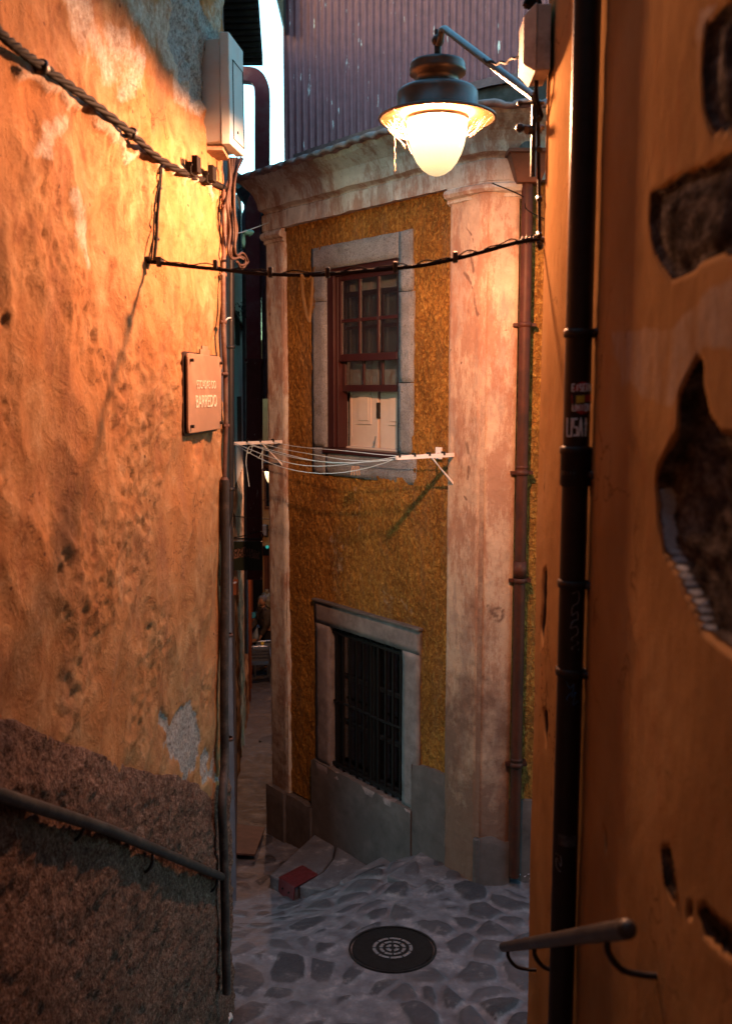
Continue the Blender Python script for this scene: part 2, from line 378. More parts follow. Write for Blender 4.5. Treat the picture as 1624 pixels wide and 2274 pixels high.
M['stick_w']=graf('sticker_white',(.80,.82,.84));M['stick_r']=graf('sticker_red',(.35,.03,.03));M['stick_k']=graf('sticker_black',(.02,.02,.022))
M['stick_y']=graf('sticker_yellow',(.5,.4,.04));M['graf_w']=graf('graffiti_white',(.30,.30,.31));M['graf_b']=graf('graffiti_blue',(.03,.13,.30))
# ------------------------------------------------------------------ pixel mask helpers
def seg_d(p,a,b):
    ax,ay=a;bx,by=b;px,py=p;dx,dy=bx-ax,by-ay;L=dx*dx+dy*dy
    t=0 if L==0 else max(0,min(1,((px-ax)*dx+(py-ay)*dy)/L))
    return math.hypot(px-ax-dx*t,py-ay-dy*t)
def line_d(p,pl): return min(seg_d(p,pl[i],pl[i+1]) for i in range(len(pl)-1))
def inside(p,poly):
    x,y=p;c=False;j=len(poly)-1
    for i in range(len(poly)):
        xi,yi=poly[i];xj,yj=poly[j]
        if (yi>y)!=(yj>y) and x<(xj-xi)*(y-yi)/(yj-yi)+xi:c=not c
        j=i
    return c
class Poly:
    def __init__(s,pts): s.p=pts;s.c=pts+[pts[0]];xs=[a for a,b in pts];ys=[b for a,b in pts];s.bb=(min(xs)-90,max(xs)+90,min(ys)-90,max(ys)+90)
    def sd(s,p):     # signed: positive inside
        if not (s.bb[0]<p[0]<s.bb[1] and s.bb[2]<p[1]<s.bb[3]): return -90
        d=line_d(p,s.c);return d if inside(p,s.p) else -d
# ------------------------------------------------------------------ LEFT OLD WALL
def path_pts(pts,step):
    """resample a plan polyline, returning (point, normal, travelled length); normal is to the right-hand side"""
    out=[];L=0
    seg=[(Vector(pts[i]),Vector(pts[i+1])) for i in range(len(pts)-1)]
    for a,b in seg:
        d=(b-a).length;n=max(1,int(d/step))
        for k in range(n):
            out.append((a.lerp(b,k/n),L+d*k/n))
        L+=d
    out.append((Vector(pts[-1]),L))
    res=[]
    for i,(p,l) in enumerate(out):
        a=out[max(0,i-2)][0];b=out[min(len(out)-1,i+2)][0];t=(b-a).normalized()
        res.append((p,Vector((t.y,-t.x)),l))
    return res
def sheet(pp,zs,fn,flip=False):
    """fn(p3,n,l,z)->(disp, dict attrs)"""
    mb=MB();at={};W=len(pp)
    for z in zs:
        for (p,n,l) in pp:
            d,a=fn(Vector((p.x,p.y,z)),n,l,z)
            mb.v.append(Vector((p.x+n.x*d,p.y+n.y*d,z)))
            for k,x in a.items(): at.setdefault(k,[]).append(x)
    for j in range(len(zs)-1):
        for i in range(W-1):
            q=(j*W+i,j*W+i+1,(j+1)*W+i+1,(j+1)*W+i)
            mb.f.append(q if not flip else q[::-1]);mb.sm.append(True)
    return mb,at
def frange(a,b,s):
    n=max(1,int(round((b-a)/s)));return [a+(b-a)*i/n for i in range(n+1)]
LEAN=.013
_zb=[]
def zb(a):   # top of base against distance along the wall, from pixels
    pts=[]
    if _zb: pts=list(_zb)
    else:
     for (u,v) in [(482,1757),(440,1738),(300,1705),(175,1655),(60,1615),(-10,1592),(-120,1545)]:
        pts.append(LW.az(u,v,.05))
     pts.append((4.8,pts[-1][1]+.75));_zb.extend(pts)
    if a<=pts[0][0]: return pts[0][1]
    for (a0,z0),(a1,z1) in zip(pts,pts[1:]):
        if a0<=a<=a1: return z0+(z1-z0)*(a-a0)/(a1-a0)
    return pts[-1][1]
pale_l=[([(250,-20),(300,60),(370,150),(430,215)],26),([(330,20),(352,170),(395,225),(450,262)],16),([(-10,145),(60,190),(150,255),(240,325),(330,372),(440,425)],12),([(120,0),(160,90),(210,150)],30),([(90,250),(60,330)],16),([(450,0),(430,80)],15),([(130,430),(150,560)],14),([(215,70),(260,150),(245,200)],22)]
bare_poly=[Poly([(340,-20),(405,-20),(452,120),(450,235),(400,215),(362,150),(348,60)]),Poly([(355,1600),(420,1560),(432,1690),(380,1700)]),Poly([(385,1660),(420,1640),(420,1725),(392,1730)]),Poly([(440,1690),(470,1640),(474,1740),(436,1735)])]
dark_l=[([(330,340),(380,395),(470,420)],14),([(175,255),(240,315)],16),([(95,610),(105,860)],18),([(330,1155),(338,1250)],16),([(210,1150),(245,1230)],22),([(180,1480),(230,1540)],26),([(290,1170),(330,1140)],10),([(395,1460),(410,1420)],5),([(350,1640),(372,1690)],8),([(30,300),(10,420)],14),([(120,1260),(150,1400)],30),([(20,1190),(60,1340)],30),([(0,1450),(60,1600)],40)]
def lw_fn(p,n,l,z):
    q=Vector((p.x,p.y,z))
    big=noise.noise(q*1.1+Vector((3,1,7)))*.045+noise.noise(q*2.6)*.022
    lump=noise.noise(Vector((q.x,q.y*3.3,z*3.0))+Vector((5,5,5)))
    lump=abs(lump)*-.045+.014
    riv=noise.noise(Vector((q.x*3,q.y*6,z*2.2)))*.006
    pm_=sstep(-.15,.35,noise.noise(q*1.7+Vector((2,2,2))));fine=noise.fractal(q*19,.8,2,3)*(.002+.010*pm_)+noise.noise(q*7)*.006*(.4+pm_)
    pv=noise.noise(q*24);fine-=max(0,pv-.33)*.05*pm_
    uv=proj(p);d=big+lump+riv+fine
    a={'pale':0,'bare':0,'dark':0}
    if -60<uv[0]<640 and -60<uv[1]<2000:
        w=(noise.fractal(q*5,.9,2,4)*26,noise.fractal(q*5+Vector((9,9,9)),.9,2,4)*34);u2=(uv[0]+w[0],uv[1]+w[1])
        for pl,wd in pale_l: a['pale']=max(a['pale'],.85*(1-sstep(0,wd*2.1,line_d(u2,pl))))
        for pl,wd in dark_l: a['dark']=max(a['dark'],.42*(1-sstep(0,wd*2.4,line_d(u2,pl))))
        for po in bare_poly: a['bare']=max(a['bare'],sstep(-8,8,po.sd(u2)))
        d-=a['bare']*.014;d+=a['pale']*.006
        gr=line_d(u2,pale_l[2][0]);d+=.022*math.exp(-(gr/11)**2)
    d*=.9
    aa=(Vector((p.x,p.y,0))-LW.C).dot(LW.e)
    if z<zb(aa)-.08: d-=.09
    d+=LEAN*z*1.0
    return d,a
lw=thing('plaster_wall','lamplit old ochre plaster wall filling the left of the alley','wall',tuple(LW.P(0,0)))
def lwp(a,d=0): q=LW.P(a,0,d);return (q.x,q.y)
corner=[]
for k in range(7):
    an=k/6*math.pi/2;r=.07
    c0=LW.P(r,0,-r);e=LW.e;n=LW.n
    q=c0-e*(r*math.sin(an))+n*(r*math.cos(an));corner.append((q.x,q.y))
corner=[lwp(4.65)]+corner+[(-1.35,LW.P(0,0).y+.05)]
pp=path_pts(corner,.0135)
zs=frange(-.15,6.9,.0135)
mb,at=sheet(pp,zs,lw_fn)
obj('plaster_face',mb,M['leftwall'],lw,attrs=at,recalc=False)
mb=MB()   # wall body behind its face; unseen stair extension raised to cut sky light
a,b=LW.P(4.66,0,.02),LW.P(9.5,0,.02);c,d=LW.P(9.5,0,-.6),LW.P(4.66,0,-.6)
mb.prism([a,b,c,d],(0,0,12.5))#
a,b,c,d=LW.P(.1,0,-.12),LW.P(4.66,0,-.12),LW.P(4.66,0,-2.2),LW.P(.1,0,-2.2)
mb.prism([a,b,c,d],(0,0,7.6))
mb.prism([LW.P(.0,6.9,.03),LW.P(4.66,6.9,.03),LW.P(4.66,6.9,-.6),LW.P(.0,6.9,-.6)],(0,0,.7))
obj('wall_body',mb,simple('wall_body_plaster',(.42,.24,.12),.9,0,.3,4,.4),lw)
# granite base course, top edge follows the stair
gc=[]
for k in range(7):
    an=k/6*math.pi/2;r=.06
    c0=LW.P(r-.035,0,-r+.045);q=c0-LW.e*(r*math.sin(an))+LW.n*(r*math.cos(an));gc.append((q.x,q.y))
gc=[lwp(4.65,.045)]+gc+[(-1.3,LW.P(0,0).y+.08)]
gp=path_pts(gc,.014)
mb=MB();W=len(gp);rows=200
for j in range(rows+1):
    f=j/rows
    for (p,n,l) in gp:
        a=(Vector((p.x,p.y,0))-LW.C).dot(LW.e);zt=zb(max(a,-.05))+noise.noise(Vector((p.y*3,0,4)))*.03+noise.noise(Vector((p.y*11,0,4)))*.012
        z=-.2+(zt+.2)*min(1,f/.985)
        q=Vector((p.x,p.y,z))
        d=noise.noise(q*2)*.02+noise.fractal(q*9,.8,2,4)*.014+noise.noise(q*36)*.004
        if f>.93: d-= (f-.93)/.07*.03
        if f>.985: d-=.12
        zz=z+ (0 if f<=.985 else .006)
        mb.v.append(Vector((p.x+n.x*d+LEAN*.4*z,p.y+n.y*d,zz)))
for j in range(rows):
    for i in range(W-1): mb.f.append((j*W+i,j*W+i+1,(j+1)*W+i+1,(j+1)*W+i));mb.sm.append(True)
obj('granite_base',mb,M['granite'],lw,recalc=False)
# ------------------------------------------------------------------ RIGHT NEAR WALL
bare_r=[Poly([(1447,430),(1500,392),(1560,368),(1640,335),(1640,560),(1560,580),(1490,620),(1475,600),(1452,560),(1441,500)]),Poly([(1565,60),(1640,-20),(1640,290),(1575,290),(1560,240),(1557,150)]),
 Poly([(1545,795),(1560,800),(1562,880),(1570,920),(1600,960),(1640,975),(1640,1460),(1600,1440),(1555,1400),(1530,1340),(1500,1280),(1470,1220),(1460,1150),(1452,1080),(1458,1040),(1495,960),(1500,880)]),
 Poly([(1468,1880),(1488,1878),(1502,1930),(1508,1985),(1498,2000),(1475,1960)]),Poly([(1545,2020),(1560,2012),(1640,2085),(1640,2130),(1600,2110),(1560,2070)])]
dark_r=[Poly([(1207,1268),(1213,1262),(1214,1320),(1207,1430),(1203,1400),(1205,1330)]),Poly([(1207,1575),(1214,1578),(1216,1610),(1211,1655),(1208,1600)]),Poly([(1340,1835),(1345,1850),(1347,1890),(1342,1880)]),Poly([(1527,2015),(1536,2010),(1535,2035),(1526,2032)])]
pale_r=[Poly([(1360,730),(1420,720),(1500,720),(1560,640),(1640,600),(1640,780),(1560,780),(1530,840),(1480,905),(1430,890),(1400,860),(1370,880)]),Poly([(1540,20),(1600,0),(1560,110),(1545,280)])]
def rw_fn(p,n,l,z):
    q=Vector((p.x,p.y,z));uv=proj(p)
    d=noise.noise(q*1.1+Vector((1,8,3)))*.007+noise.noise(q*3.5)*.0018+noise.fractal(q*14,.9,2,3)*.0010
    a={'pale':0,'bare':0,'dark':0,'edge':0}
    if 1150<uv[0]<1720 and -100<uv[1]<2300:
        k=1.0
        qa=Vector((q.x,q.y*.45,q.z));w=(noise.noise(qa*9)*9+noise.noise(qa*26)*3,noise.noise(qa*9+Vector((9,9,9)))*9+noise.noise(qa*26+Vector((3,1,2)))*3);u2=(uv[0]+w[0],uv[1]+w[1])
        for i,po in enumerate(bare_r):
            sd=po.sd(u2);b=sstep(-4,4,sd);a['bare']=max(a['bare'],b)
            if i<2: d+=-sstep(-2,7,sd)*.012+sstep(8,50,sd)*.010+(noise.fractal(qa*12,.9,2,3)*.0035 if sd>0 else 0)
            else:
                d-=sstep(-2,9,sd)*(.030 if i==2 else .02)
                if sd>0:d+=noise.fractal(qa*9,.9,2,3)*.012
                if i==2:
                    # broken edge, lower left: pale plaster thickness with blue sky light in its colour
                    if -2<sd<13 and uv[1]>1080: a['edge']=max(a['edge'],1.0-abs(sd-4)/6)
        for po in dark_r: a['dark']=max(a['dark'],sstep(-3,3,po.sd((uv[0]+w[0]*.25,uv[1]))))
        for po in pale_r: a['pale']=max(a['pale'],sstep(-14,14,po.sd((uv[0]+w[0]*2,uv[1]+w[1]*2)))*.55)
        d-=a['dark']*.015
    return d,a
rw=thing('plaster_wall','dim ochre plaster wall on the right with broken patches of bare stone','wall',tuple(RW.P(0,0)))
def rwp(a,d=0): q=RW.P(a,0,d);return (q.x,q.y)
rc=[(2.2,RW.P(0,0).y+.05)]
for k in range(7):
    an=(6-k)/6*math.pi/2;r=.035
    q=RW.P(r,0,-r)-RW.e*(r*math.sin(an))+RW.n*(r*math.cos(an));rc.append((q.x,q.y))
rc.append(rwp(3.2))
# finer near the camera
pp=path_pts([rc[0],rc[1]],.2)[:-1]+path_pts(rc[1:],.0075)
pp=[(p,(n if i>=len(pp) else n),l) for i,(p,n,l) in enumerate(pp)]
rows=[];z=-.1
zs=frange(-.1,7.2,.011)
mb,at=sheet(pp,zs,lambda p,n,l,z: rw_fn(p,-n,l,z) if False else rw_fn(p,n,l,z))
obj('plaster_face',mb,M['rightwall'],rw,attrs=at,recalc=False)
mb=MB()  # right wall body, its unseen upper part raised to cut sky light
mb.prism([RW.P(3.15,0,-.03),RW.P(9,0,-.03),RW.P(9,0,-.8),RW.P(3.15,0,-.8)],(0,0,12.5))
mb.prism([RW.P(.06,0,-.09),RW.P(3.15,0,-.09),RW.P(3.15,0,-2.2),RW.P(.06,0,-2.2)],(0,0,12.5))
mb.prism([RW.P(0,7.2,-.01),RW.P(3.15,7.2,-.01),RW.P(3.15,7.2,-.8),RW.P(0,7.2,-.8)],(0,0,5.3))
obj('wall_body',mb,simple('wall_body_plaster_right',(.34,.19,.09),.9,0,.3,4,.4),rw)
sky_blocker=thing('house','unseen plain house added behind the stairs to block sky light','house',(0,-3.4,2.3))  # unseen house added behind the camera to cut the ambient sky light
obj('wall',MB().box(-6,6,-7,-3.4,1.5,12.5),simple('sky_blocker_plaster',(.30,.20,.12),.9,0,.3,3,.4),sky_blocker)
for x in (-1.6,1.2): obj('window',MB().box(x-.5,x+.5,-3.42,-3.38,5.2,6.8),M['black'],sky_blocker)
# ------------------------------------------------------------------ GROUND
L0=FAC.P(3.07,0)
def gz_ramp(x,y):
    z=0
    if y<=6.5: return 0
    if y<8.3: z=-.62*sstep(6.3,8.6,y)/sstep(6.3,8.6,8.3)*.93
    if y>=8.3: z=-.577-(y-8.3)*.10
    if y>10: z=-.747-(y-10)*.143
    if y>22: z=-.747-12*.143-(y-22)*.03
    return z
T1=[tuple(at_Z(u,v,-.5))[:2] for u,v in [(597,1943),(654,1972),(749,1961)]]
s1=[(FAC.P(2.38,0,-.6)),FAC.P(2.38,0)]
poly1=[T1[0],T1[1],T1[2],tuple(FAC.P(1.2,0,.3))[:2],tuple(FAC.P(1.2,0,-.6))[:2],tuple(FAC.P(2.38,0,-.6))[:2],tuple(FAC.P(2.38,0,0))[:2]]
n2=[tuple(at_Z(u,v,-.25))[:2] for u,v in [(740,1966),(818,1918)]]
poly2=[n2[0],tuple(at_Z(790,2010,-.12))[:2],tuple(FAC.P(.4,0,.4))[:2],tuple(FAC.P(.5,0,-.6))[:2],tuple(FAC.P(1.38,0,-.6))[:2],n2[1]]
P3=[tuple(at_Z(u,v,-.04))[:2] for u,v in [(858,1945),(880,1906),(925,1895),(1003,1922),(1000,1960),(900,1990)]]
def sdp(p,poly):
    d=line_d(p,poly+[poly[0]]);return d if inside(p,poly) else -d
def steps_z(y):
    if y>=5.45: return None
    k=int((5.45-y)/.28)+1;return min(.16*k,2.3)
def gz(x,y):
    s=steps_z(y)
    if s is not None: return s
    base=gz_ramp(x,y)
    # the landing is high on the right and falls across to the left
    land=-.02-.02*(y-6) if y>6 else 0
    xb=-.9+max(0,(y-8)*.9)
    right=max(0,min(1,(x-xb)/1.3));right=right*.5+sstep(0,1,right)*.5
    if y<9.6: base=base*(1-right)+land*right
    return base
def cell(x,y,sc=3.9):
    w=Vector((x+noise.noise(Vector((x*2,y*2,1)))*.12,y+noise.noise(Vector((x*2,y*2,5)))*.12,0))
    d,pts=noise.voronoi(w*sc)
    p=pts[0];return d[1]-d[0],d[0],(noise.noise(Vector((p[0]*3.1,p[1]*3.1,2.2)))*.9+.5)
MHC=at_Z(871,2105,-.02)
def ground_sheet(xs,ys,name,soft=1):
    mb=MB();mo=[];to=[]
    for y in ys:
        for x in xs:
            e,d0,t=cell(x,y,3.7 if y<12 else 2.4)
            z=gz(x,y)
            n=noise.noise(Vector((x*1.3,y*1.3,9)))
            worn=.07+.07*sstep(-.2,.4,n)+.05*noise.noise(Vector((x*13,y*13,2)))
            if y<5.45: worn=.02
            # the left side is trodden cement with few stones showing
            left=sstep(.05,-.5,x+.18*(y-7.2)) if 5.4<y<11 else 0
            m=1-sstep(worn*.8,worn+.20,e)
            m=min(1,m+left*.15)
            if y>10.2: m*=.35;t*=.5  # far paving coloured darker to stand in for the blocked sky light
            hh=(sstep(worn*.6,worn+.22,e))*.028*(1-left*.5)+noise.fractal(Vector((x*7,y*7,0)),.9,2,3)*.007+noise.noise(Vector((x*24,y*24,3)))*.0035
            zz=z+hh+noise.noise(Vector((x*1.1,y*1.1,0)))*.018-.012
            kd=1-sstep(.315,.44,math.hypot(x-MHC.x,y-MHC.y))
            if kd>0: zz=zz*(1-kd)+(-.032-.035*(y-MHC.y))*kd;m=max(m,kd*.6)
            mb.v.append(Vector((x,y,zz)));mo.append(m);to.append(max(0,min(1,t)))
    W=len(xs)
    for j in range(len(ys)-1):
        for i in range(W-1): mb.f.append((j*W+i,j*W+i+1,(j+1)*W+i+1,(j+1)*W+i));mb.sm.append(True)
    o=obj(name,mb,M['ground'],attrs={'mortar':mo,'tone':to},recalc=False);o['kind']='structure';return o
xs=frange(-9,-1.5,.5)[:-1]+frange(-1.5,1.9,.0145)+frange(1.9,9,.5)[1:]
ys=frange(-6,1,.5)[:-1]+frange(1,4.8,.05)[:-1]+frange(4.8,10.4,.0145)
g=ground_sheet(xs,ys,'paving')
xs=frange(-30,-4.2,2)[:-1]+frange(-4.2,.6,.05)+frange(.6,30,2)[1:]
ys=frange(10.4,29,.05)[:-1]+frange(29,60,2)
g=ground_sheet(xs,ys,'alley_paving')
# ------------------------------------------------------------------ YELLOW HOUSE
hs=thing('yellow_house','two-storey yellow roughcast house with white corner strips and one barred window','house',tuple(FAC.P(0,0)))
def zf(v,s,d=0):
    """height on the facade at image row v for facade station s"""
    p=FAC.P(s,3,d);u=proj(p)[0]
    for _ in range(4): u=proj(FAC.P(s,FAC.hit(u,v,d).z,d))[0]
    return FAC.hit(u,v,d).z
def grid_panel(pl,s0,s1,z0,z1,hole_list,fn,step=.03):
    """wall panel on plane pl with holes, built as a displaced grid"""
    ss=sorted(set([round(x,4) for x in frange(s0,s1,step)]+[h[k] for h in hole_list for k in (0,1)]));ss=[x for x in ss if s0<=x<=s1]
    zz=sorted(set([round(x,4) for x in frange(z0,z1,step)]+[h[k] for h in hole_list for k in (2,3)]))
    zz=[x for x in zz if z0<=x<=z1]
    mb=MB();at={}
    for z in zz:
        for s in ss:
            d,a=fn(s,z);mb.v.append(pl.P(s,z,d))
            for k,x in a.items(): at.setdefault(k,[]).append(x)
    W=len(ss)
    for j in range(len(zz)-1):
        for i in range(W-1):
            cs=(ss[i]+ss[i+1])/2;cz=(zz[j]+zz[j+1])/2
            if any(h[0]<cs<h[1] and h[2]<cz<h[3] for h in hole_list): continue
            mb.f.append((j*W+i,j*W+i+1,(j+1)*W+i+1,(j+1)*W+i));mb.sm.append(True)
    return mb,at
UO=(1.03,2.10,3.36,4.985)    # upper opening s0,s1,z0,z1
LO=(.95,2.03,.27,1.665)       # lower opening
wash_b=[([(745,1170),(752,1250),(740,1310)],16),([(800,1270),(805,1300)],9),([(855,1330),(905,1360)],14),([(790,1080),(795,1200)],5),([(745,1290),(735,1330)],14)]
dark_b=[([(720,1085),(735,1110)],14),([(760,1130),(740,1250)],22),([(690,1335),(720,1330),(830,1360),(935,1392)],7),([(640,1700),(700,1760)],16),([(805,1085),(860,1090)],8),([(655,1480),(665,1640)],14),([(700,1050),(925,1085)],6)]
def hfn(s,z):
    p=FAC.P(s,z);d=noise.fractal(p*6,.9,2,3)*.007+noise.noise(Vector((p.x*24,p.y*24,p.z*15)))*.010+noise.noise(p*1.2)*.012
    uv=proj(p);wv=(uv[0]+noise.fractal(p*5,.9,2,3)*16,uv[1]+noise.fractal(p*5+Vector((7,7,7)),.9,2,3)*26);a={'wash':0,'dark':0}
    for pl,w in wash_b: a['wash']=max(a['wash'],.5*(1-sstep(0,w*1.8,line_d(wv,pl))))
    for pl,w in dark_b: a['dark']=max(a['dark'],.45*(1-sstep(0,w*2,line_d(wv,pl))))
    return d,a
mb,at=grid_panel(FAC,.30,2.74,-.2,5.5,[(UO[0]-.15,UO[1]+.15,UO[2]-.15,UO[3]+.12),(LO[0]-.15,LO[1]+.2,LO[2]-.02,LO[3]+.15)],hfn,.016)
o=obj('wall',mb,M['house'],hs,attrs=at)
mb,at=grid_panel(FR,.22,3.2,-.1,5.5,[],lambda s,z:(lambda p:(noise.fractal(p*6,.9,2,3)*.007+noise.noise(p*30)*.006-.03,{'wash':0,'dark':.5*(1-sstep(.2,1.2,z))}))(FR.P(s,z)),.022)
obj('wall',mb,M['house'],hs,attrs=at)
# masonry core (keeps light out)
mb=MB()
Lb=FAC.P(3.07,0,-.03)
mb.prism([FAC.P(0,-1.2,-.75),FAC.P(3.0,-1.2,-.75),(-.3,14,-1.2),(5,14,-1.2),(5,7.72,-1.2),FR.P(.3,-1.2,-.75)],(0,0,7.0))
mb.prism([FAC.P(2.35,-1.2,-.03),FAC.P(3.05,-1.2,-.03),FAC.P(3.05,-1.2,-.9),FAC.P(2.35,-1.2,-.9)],(0,0,7.05))
mb.prism([FAC.P(.02,-1.2,-.03),FAC.P(.7,-1.2,-.03),FAC.P(.7,-1.2,-.9),FAC.P(.02,-1.2,-.9)],(0,0,7.05))
mb.prism([FR.P(.0,-1.2,-.045),FR.P(4,-1.2,-.045),FR.P(4,-1.2,-.9),FR.P(.3,-1.2,-.9)],(0,0,7.05))
dz_=Vector((0,0,-2.2));mb.prism([Lb+dz_,Vector((-.35,14,-2.2)),Vector((.3,14,-2.2)),FAC.P(2.6,-2.2,-.6)],(0,0,7.8))
for z0,z1 in ((-1.2,-.0),(2.0,3.0),(5.25,5.8)):
    mb.pbox(FAC,.6,2.5,z0,z1,-.75,-.05)
obj('masonry',mb,simple('hidden_masonry',(.20,.14,.09),.9),hs)
# pilasters: left strip, and the corner strip that folds round C
def trimgrid(pl,s0,s1,z0,z1,dd,step,darkf,name='pilaster',edge=True,side=0.05):
    def fn(s,z):
        p=pl.P(s,z);e=0
        if edge:
            k=min(s-s0,s1-s)
            e=-.012*(1-sstep(0,.02,k+noise.noise(Vector((s*3,z*6,s0)))*.006))
        return dd+noise.noise(p*1.6)*.010+noise.fractal(p*9,.9,2,2)*.003+e,{'dark':darkf(s,z,proj(p))}
    mb,at=grid_panel(pl,s0,s1,z0,z1,[],fn,step)
    n=len(mb.v)
    # side returns
    for ss in (s0,s1):
        a=[pl.P(ss,z0,dd-.012),pl.P(ss,z0,dd-side-.03),pl.P(ss,z1,dd-side-.03),pl.P(ss,z1,dd-.012)]
        mb.add(a,[(0,1,2,3)]);at['dark']+=[.25]*4
    return mb,at
chips=[([(1045,985),(1047,1000)],5),([(1047,1035),(1045,1060)],6),([(1040,1100),(1047,1108)],5),([(1042,690),(1043,694)],4),([(1040,605),(1065,650),(1072,700)],4),([(1030,1500),(1040,1620),(1020,1720)],30),([(1050,1650),(1030,1800)],28),([(1085,1350),(1100,1365)],8),([(1082,1340),(1115,1352),(1110,1375),(1085,1375)],4),([(1020,1850),(1060,1890)],24),([(1040,500),(1075,560)],2.5),([(1055,560),(1060,600)],7)]
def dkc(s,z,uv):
    v=.9*(1-sstep(-.1,3.6,z+noise.noise(Vector((s*3,z*1.5,0)))*.9))  # stained foot; tint also deepened downward to stand in for lamp falloff
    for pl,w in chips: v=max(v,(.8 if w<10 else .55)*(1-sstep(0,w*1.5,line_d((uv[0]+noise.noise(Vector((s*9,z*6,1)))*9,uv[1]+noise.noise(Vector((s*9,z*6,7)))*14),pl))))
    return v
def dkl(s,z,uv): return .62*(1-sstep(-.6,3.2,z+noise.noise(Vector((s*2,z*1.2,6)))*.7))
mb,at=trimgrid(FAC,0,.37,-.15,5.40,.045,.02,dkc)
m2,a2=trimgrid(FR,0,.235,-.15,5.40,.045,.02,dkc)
# shift so the two faces meet on the fold
def join(m,a,m2,a2):
    m.add(m2.v,m2.f,True);[a[k].extend(a2[k]) for k in a];return m,a
mb,at=join(mb,at,m2,a2)
# close the fold wedge
f1=[FAC.P(0,.33,.045),FAC.P(0,5.4,.045)];f2=[FR.P(0,.33,.045),FR.P(0,5.4,.045)]
mid=[Vector((FAC.C.x-.018,FAC.C.y-.037,z)) for z in (.33,5.4)]
mb.add([f1[0],mid[0],mid[1],f1[1],mid[0],f2[0],f2[1],mid[1]],[(0,1,2,3),(4,5,6,7)]);at['dark']+=[.85,.85,.1,.1,.85,.85,.1,.1]
obj('pilaster',mb,M['trim_peach'],hs,attrs=at)
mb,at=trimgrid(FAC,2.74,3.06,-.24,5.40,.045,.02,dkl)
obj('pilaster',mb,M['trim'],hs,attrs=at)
# capitals
def profile_sweep(prof,stations,mat,name,parent,noise_amp=.004,zn=0,dark=.1,step=.06):
    """sweep a (d,z) profile along plan stations [(point,normal)]; mitred by the caller"""
    mb=MB();n=len(prof);at=[]
    for (p,nn) in stations:
        for (d,z) in prof:
            q=Vector((p[0]+nn[0]*d,p[1]+nn[1]*d,z))
            w=noise.noise(q*5)*noise_amp+noise.noise(q*22)*noise_amp*.5
            mb.v.append(q+Vector((nn[0]*w,nn[1]*w,w*.6)));at.append(dark)
    for i in range(len(stations)-1):
        for j in range(n-1): mb.f.append((i*n+j,(i+1)*n+j,(i+1)*n+j+1,i*n+j+1));mb.sm.append(False)
    mb.f.append(tuple(range(n)));mb.sm.append(False);mb.f.append(tuple((len(stations)-1)*n+k for k in range(n))[::-1]);mb.sm.append(False)
    return obj(name,mb,mat,parent,attrs={'dark':at})
def stations(runs,step=.05):
    """runs: list of (point,point) plan segments sharing corners -> stations with mitred normals"""
    out=[];N=[]
    for a,b in runs:
        t=(Vector(b)-Vector(a)).normalized();N.append(Vector((t.y,-t.x)))
    for i,(a,b) in enumerate(runs):
        a=Vector(a);b=Vector(b);L=(b-a).length;k=max(1,int(L/step))
        def mit(n1,n2):
            m=(n1+n2);m.normalize();return m/max(.35,m.dot(n1))
        na=mit(N[i-1],N[i]) if i>0 else N[i]
        for j in range(k if i<len(runs)-1 else k+1):
            f=j/k;n=N[i]
            if j==0: n=na
            if i==len(runs)-1 and j==k: n=N[i]
            out.append((a.lerp(b,f),n))
    return out
Lp=tuple(FAC.P(3.05,0))[:2];Cp=tuple(FAC.C)[:2]
Rp=tuple(FR.P(3.2,0))[:2]
def V2(p): return (p[0],p[1])
# rounded corner at C: small chamfer chain
Ca=V2(FAC.P(.16,0));Cb=V2(FR.P(.16,0));Cm=((Ca[0]+Cb[0])/2*.45+Cp[0]*.55,(Ca[1]+Cb[1])/2*.45+Cp[1]*.55)
back=(Lp[0]+.45,Lp[1]+1.9)
runs=[(back,Lp),(Lp,Ca),(Ca,Cm),(Cm,Cb),(Cb,Rp)]
# runs ordered so that the right-hand normal points to the street
st_c=stations(runs)
zc=lambda v,d: zf(v,1.71,d)
zA=zc(471,.06);zB=zc(428,.06);zC=zc(418,.09);zD=zc(352,.26);zE=zc(338,.34)
prof=[(-.06,zA),(.06,zA),(.065,zB-.015),(.045,zB),(.05,zB+.012),(.095,zC),(.11,zC+.07),(.14,zC+.14),(.185,zD-.04),(.235,zD),(.25,zE-.02),(.26,zE),(-.06,zE+.03)]
profile_sweep(prof,st_c,M['trim'],'cornice',hs,.012,dark=.12)
print('cornice z',zA,zB,zC,zD,zE)
cprof=[(.03,5.30),(.055,5.315),(.052,5.34),(.085,5.352),(.10,5.375),(.09,5.405),(.06,5.42),(.06,zA-.004)]
profile_sweep(cprof+[(0.03,zA-.004)],stations([(V2(FAC.P(.385,0,-.0)),Ca),(Ca,Cm),(Cm,Cb),(Cb,V2(FR.P(.25,0)))]),M['trim'],'capital',hs,.004)
profile_sweep(cprof+[(0.03,zA-.004)],stations([(V2(FAC.P(3.07,0)),V2(FAC.P(2.72,0)))]),M['trim'],'capital',hs,.004)
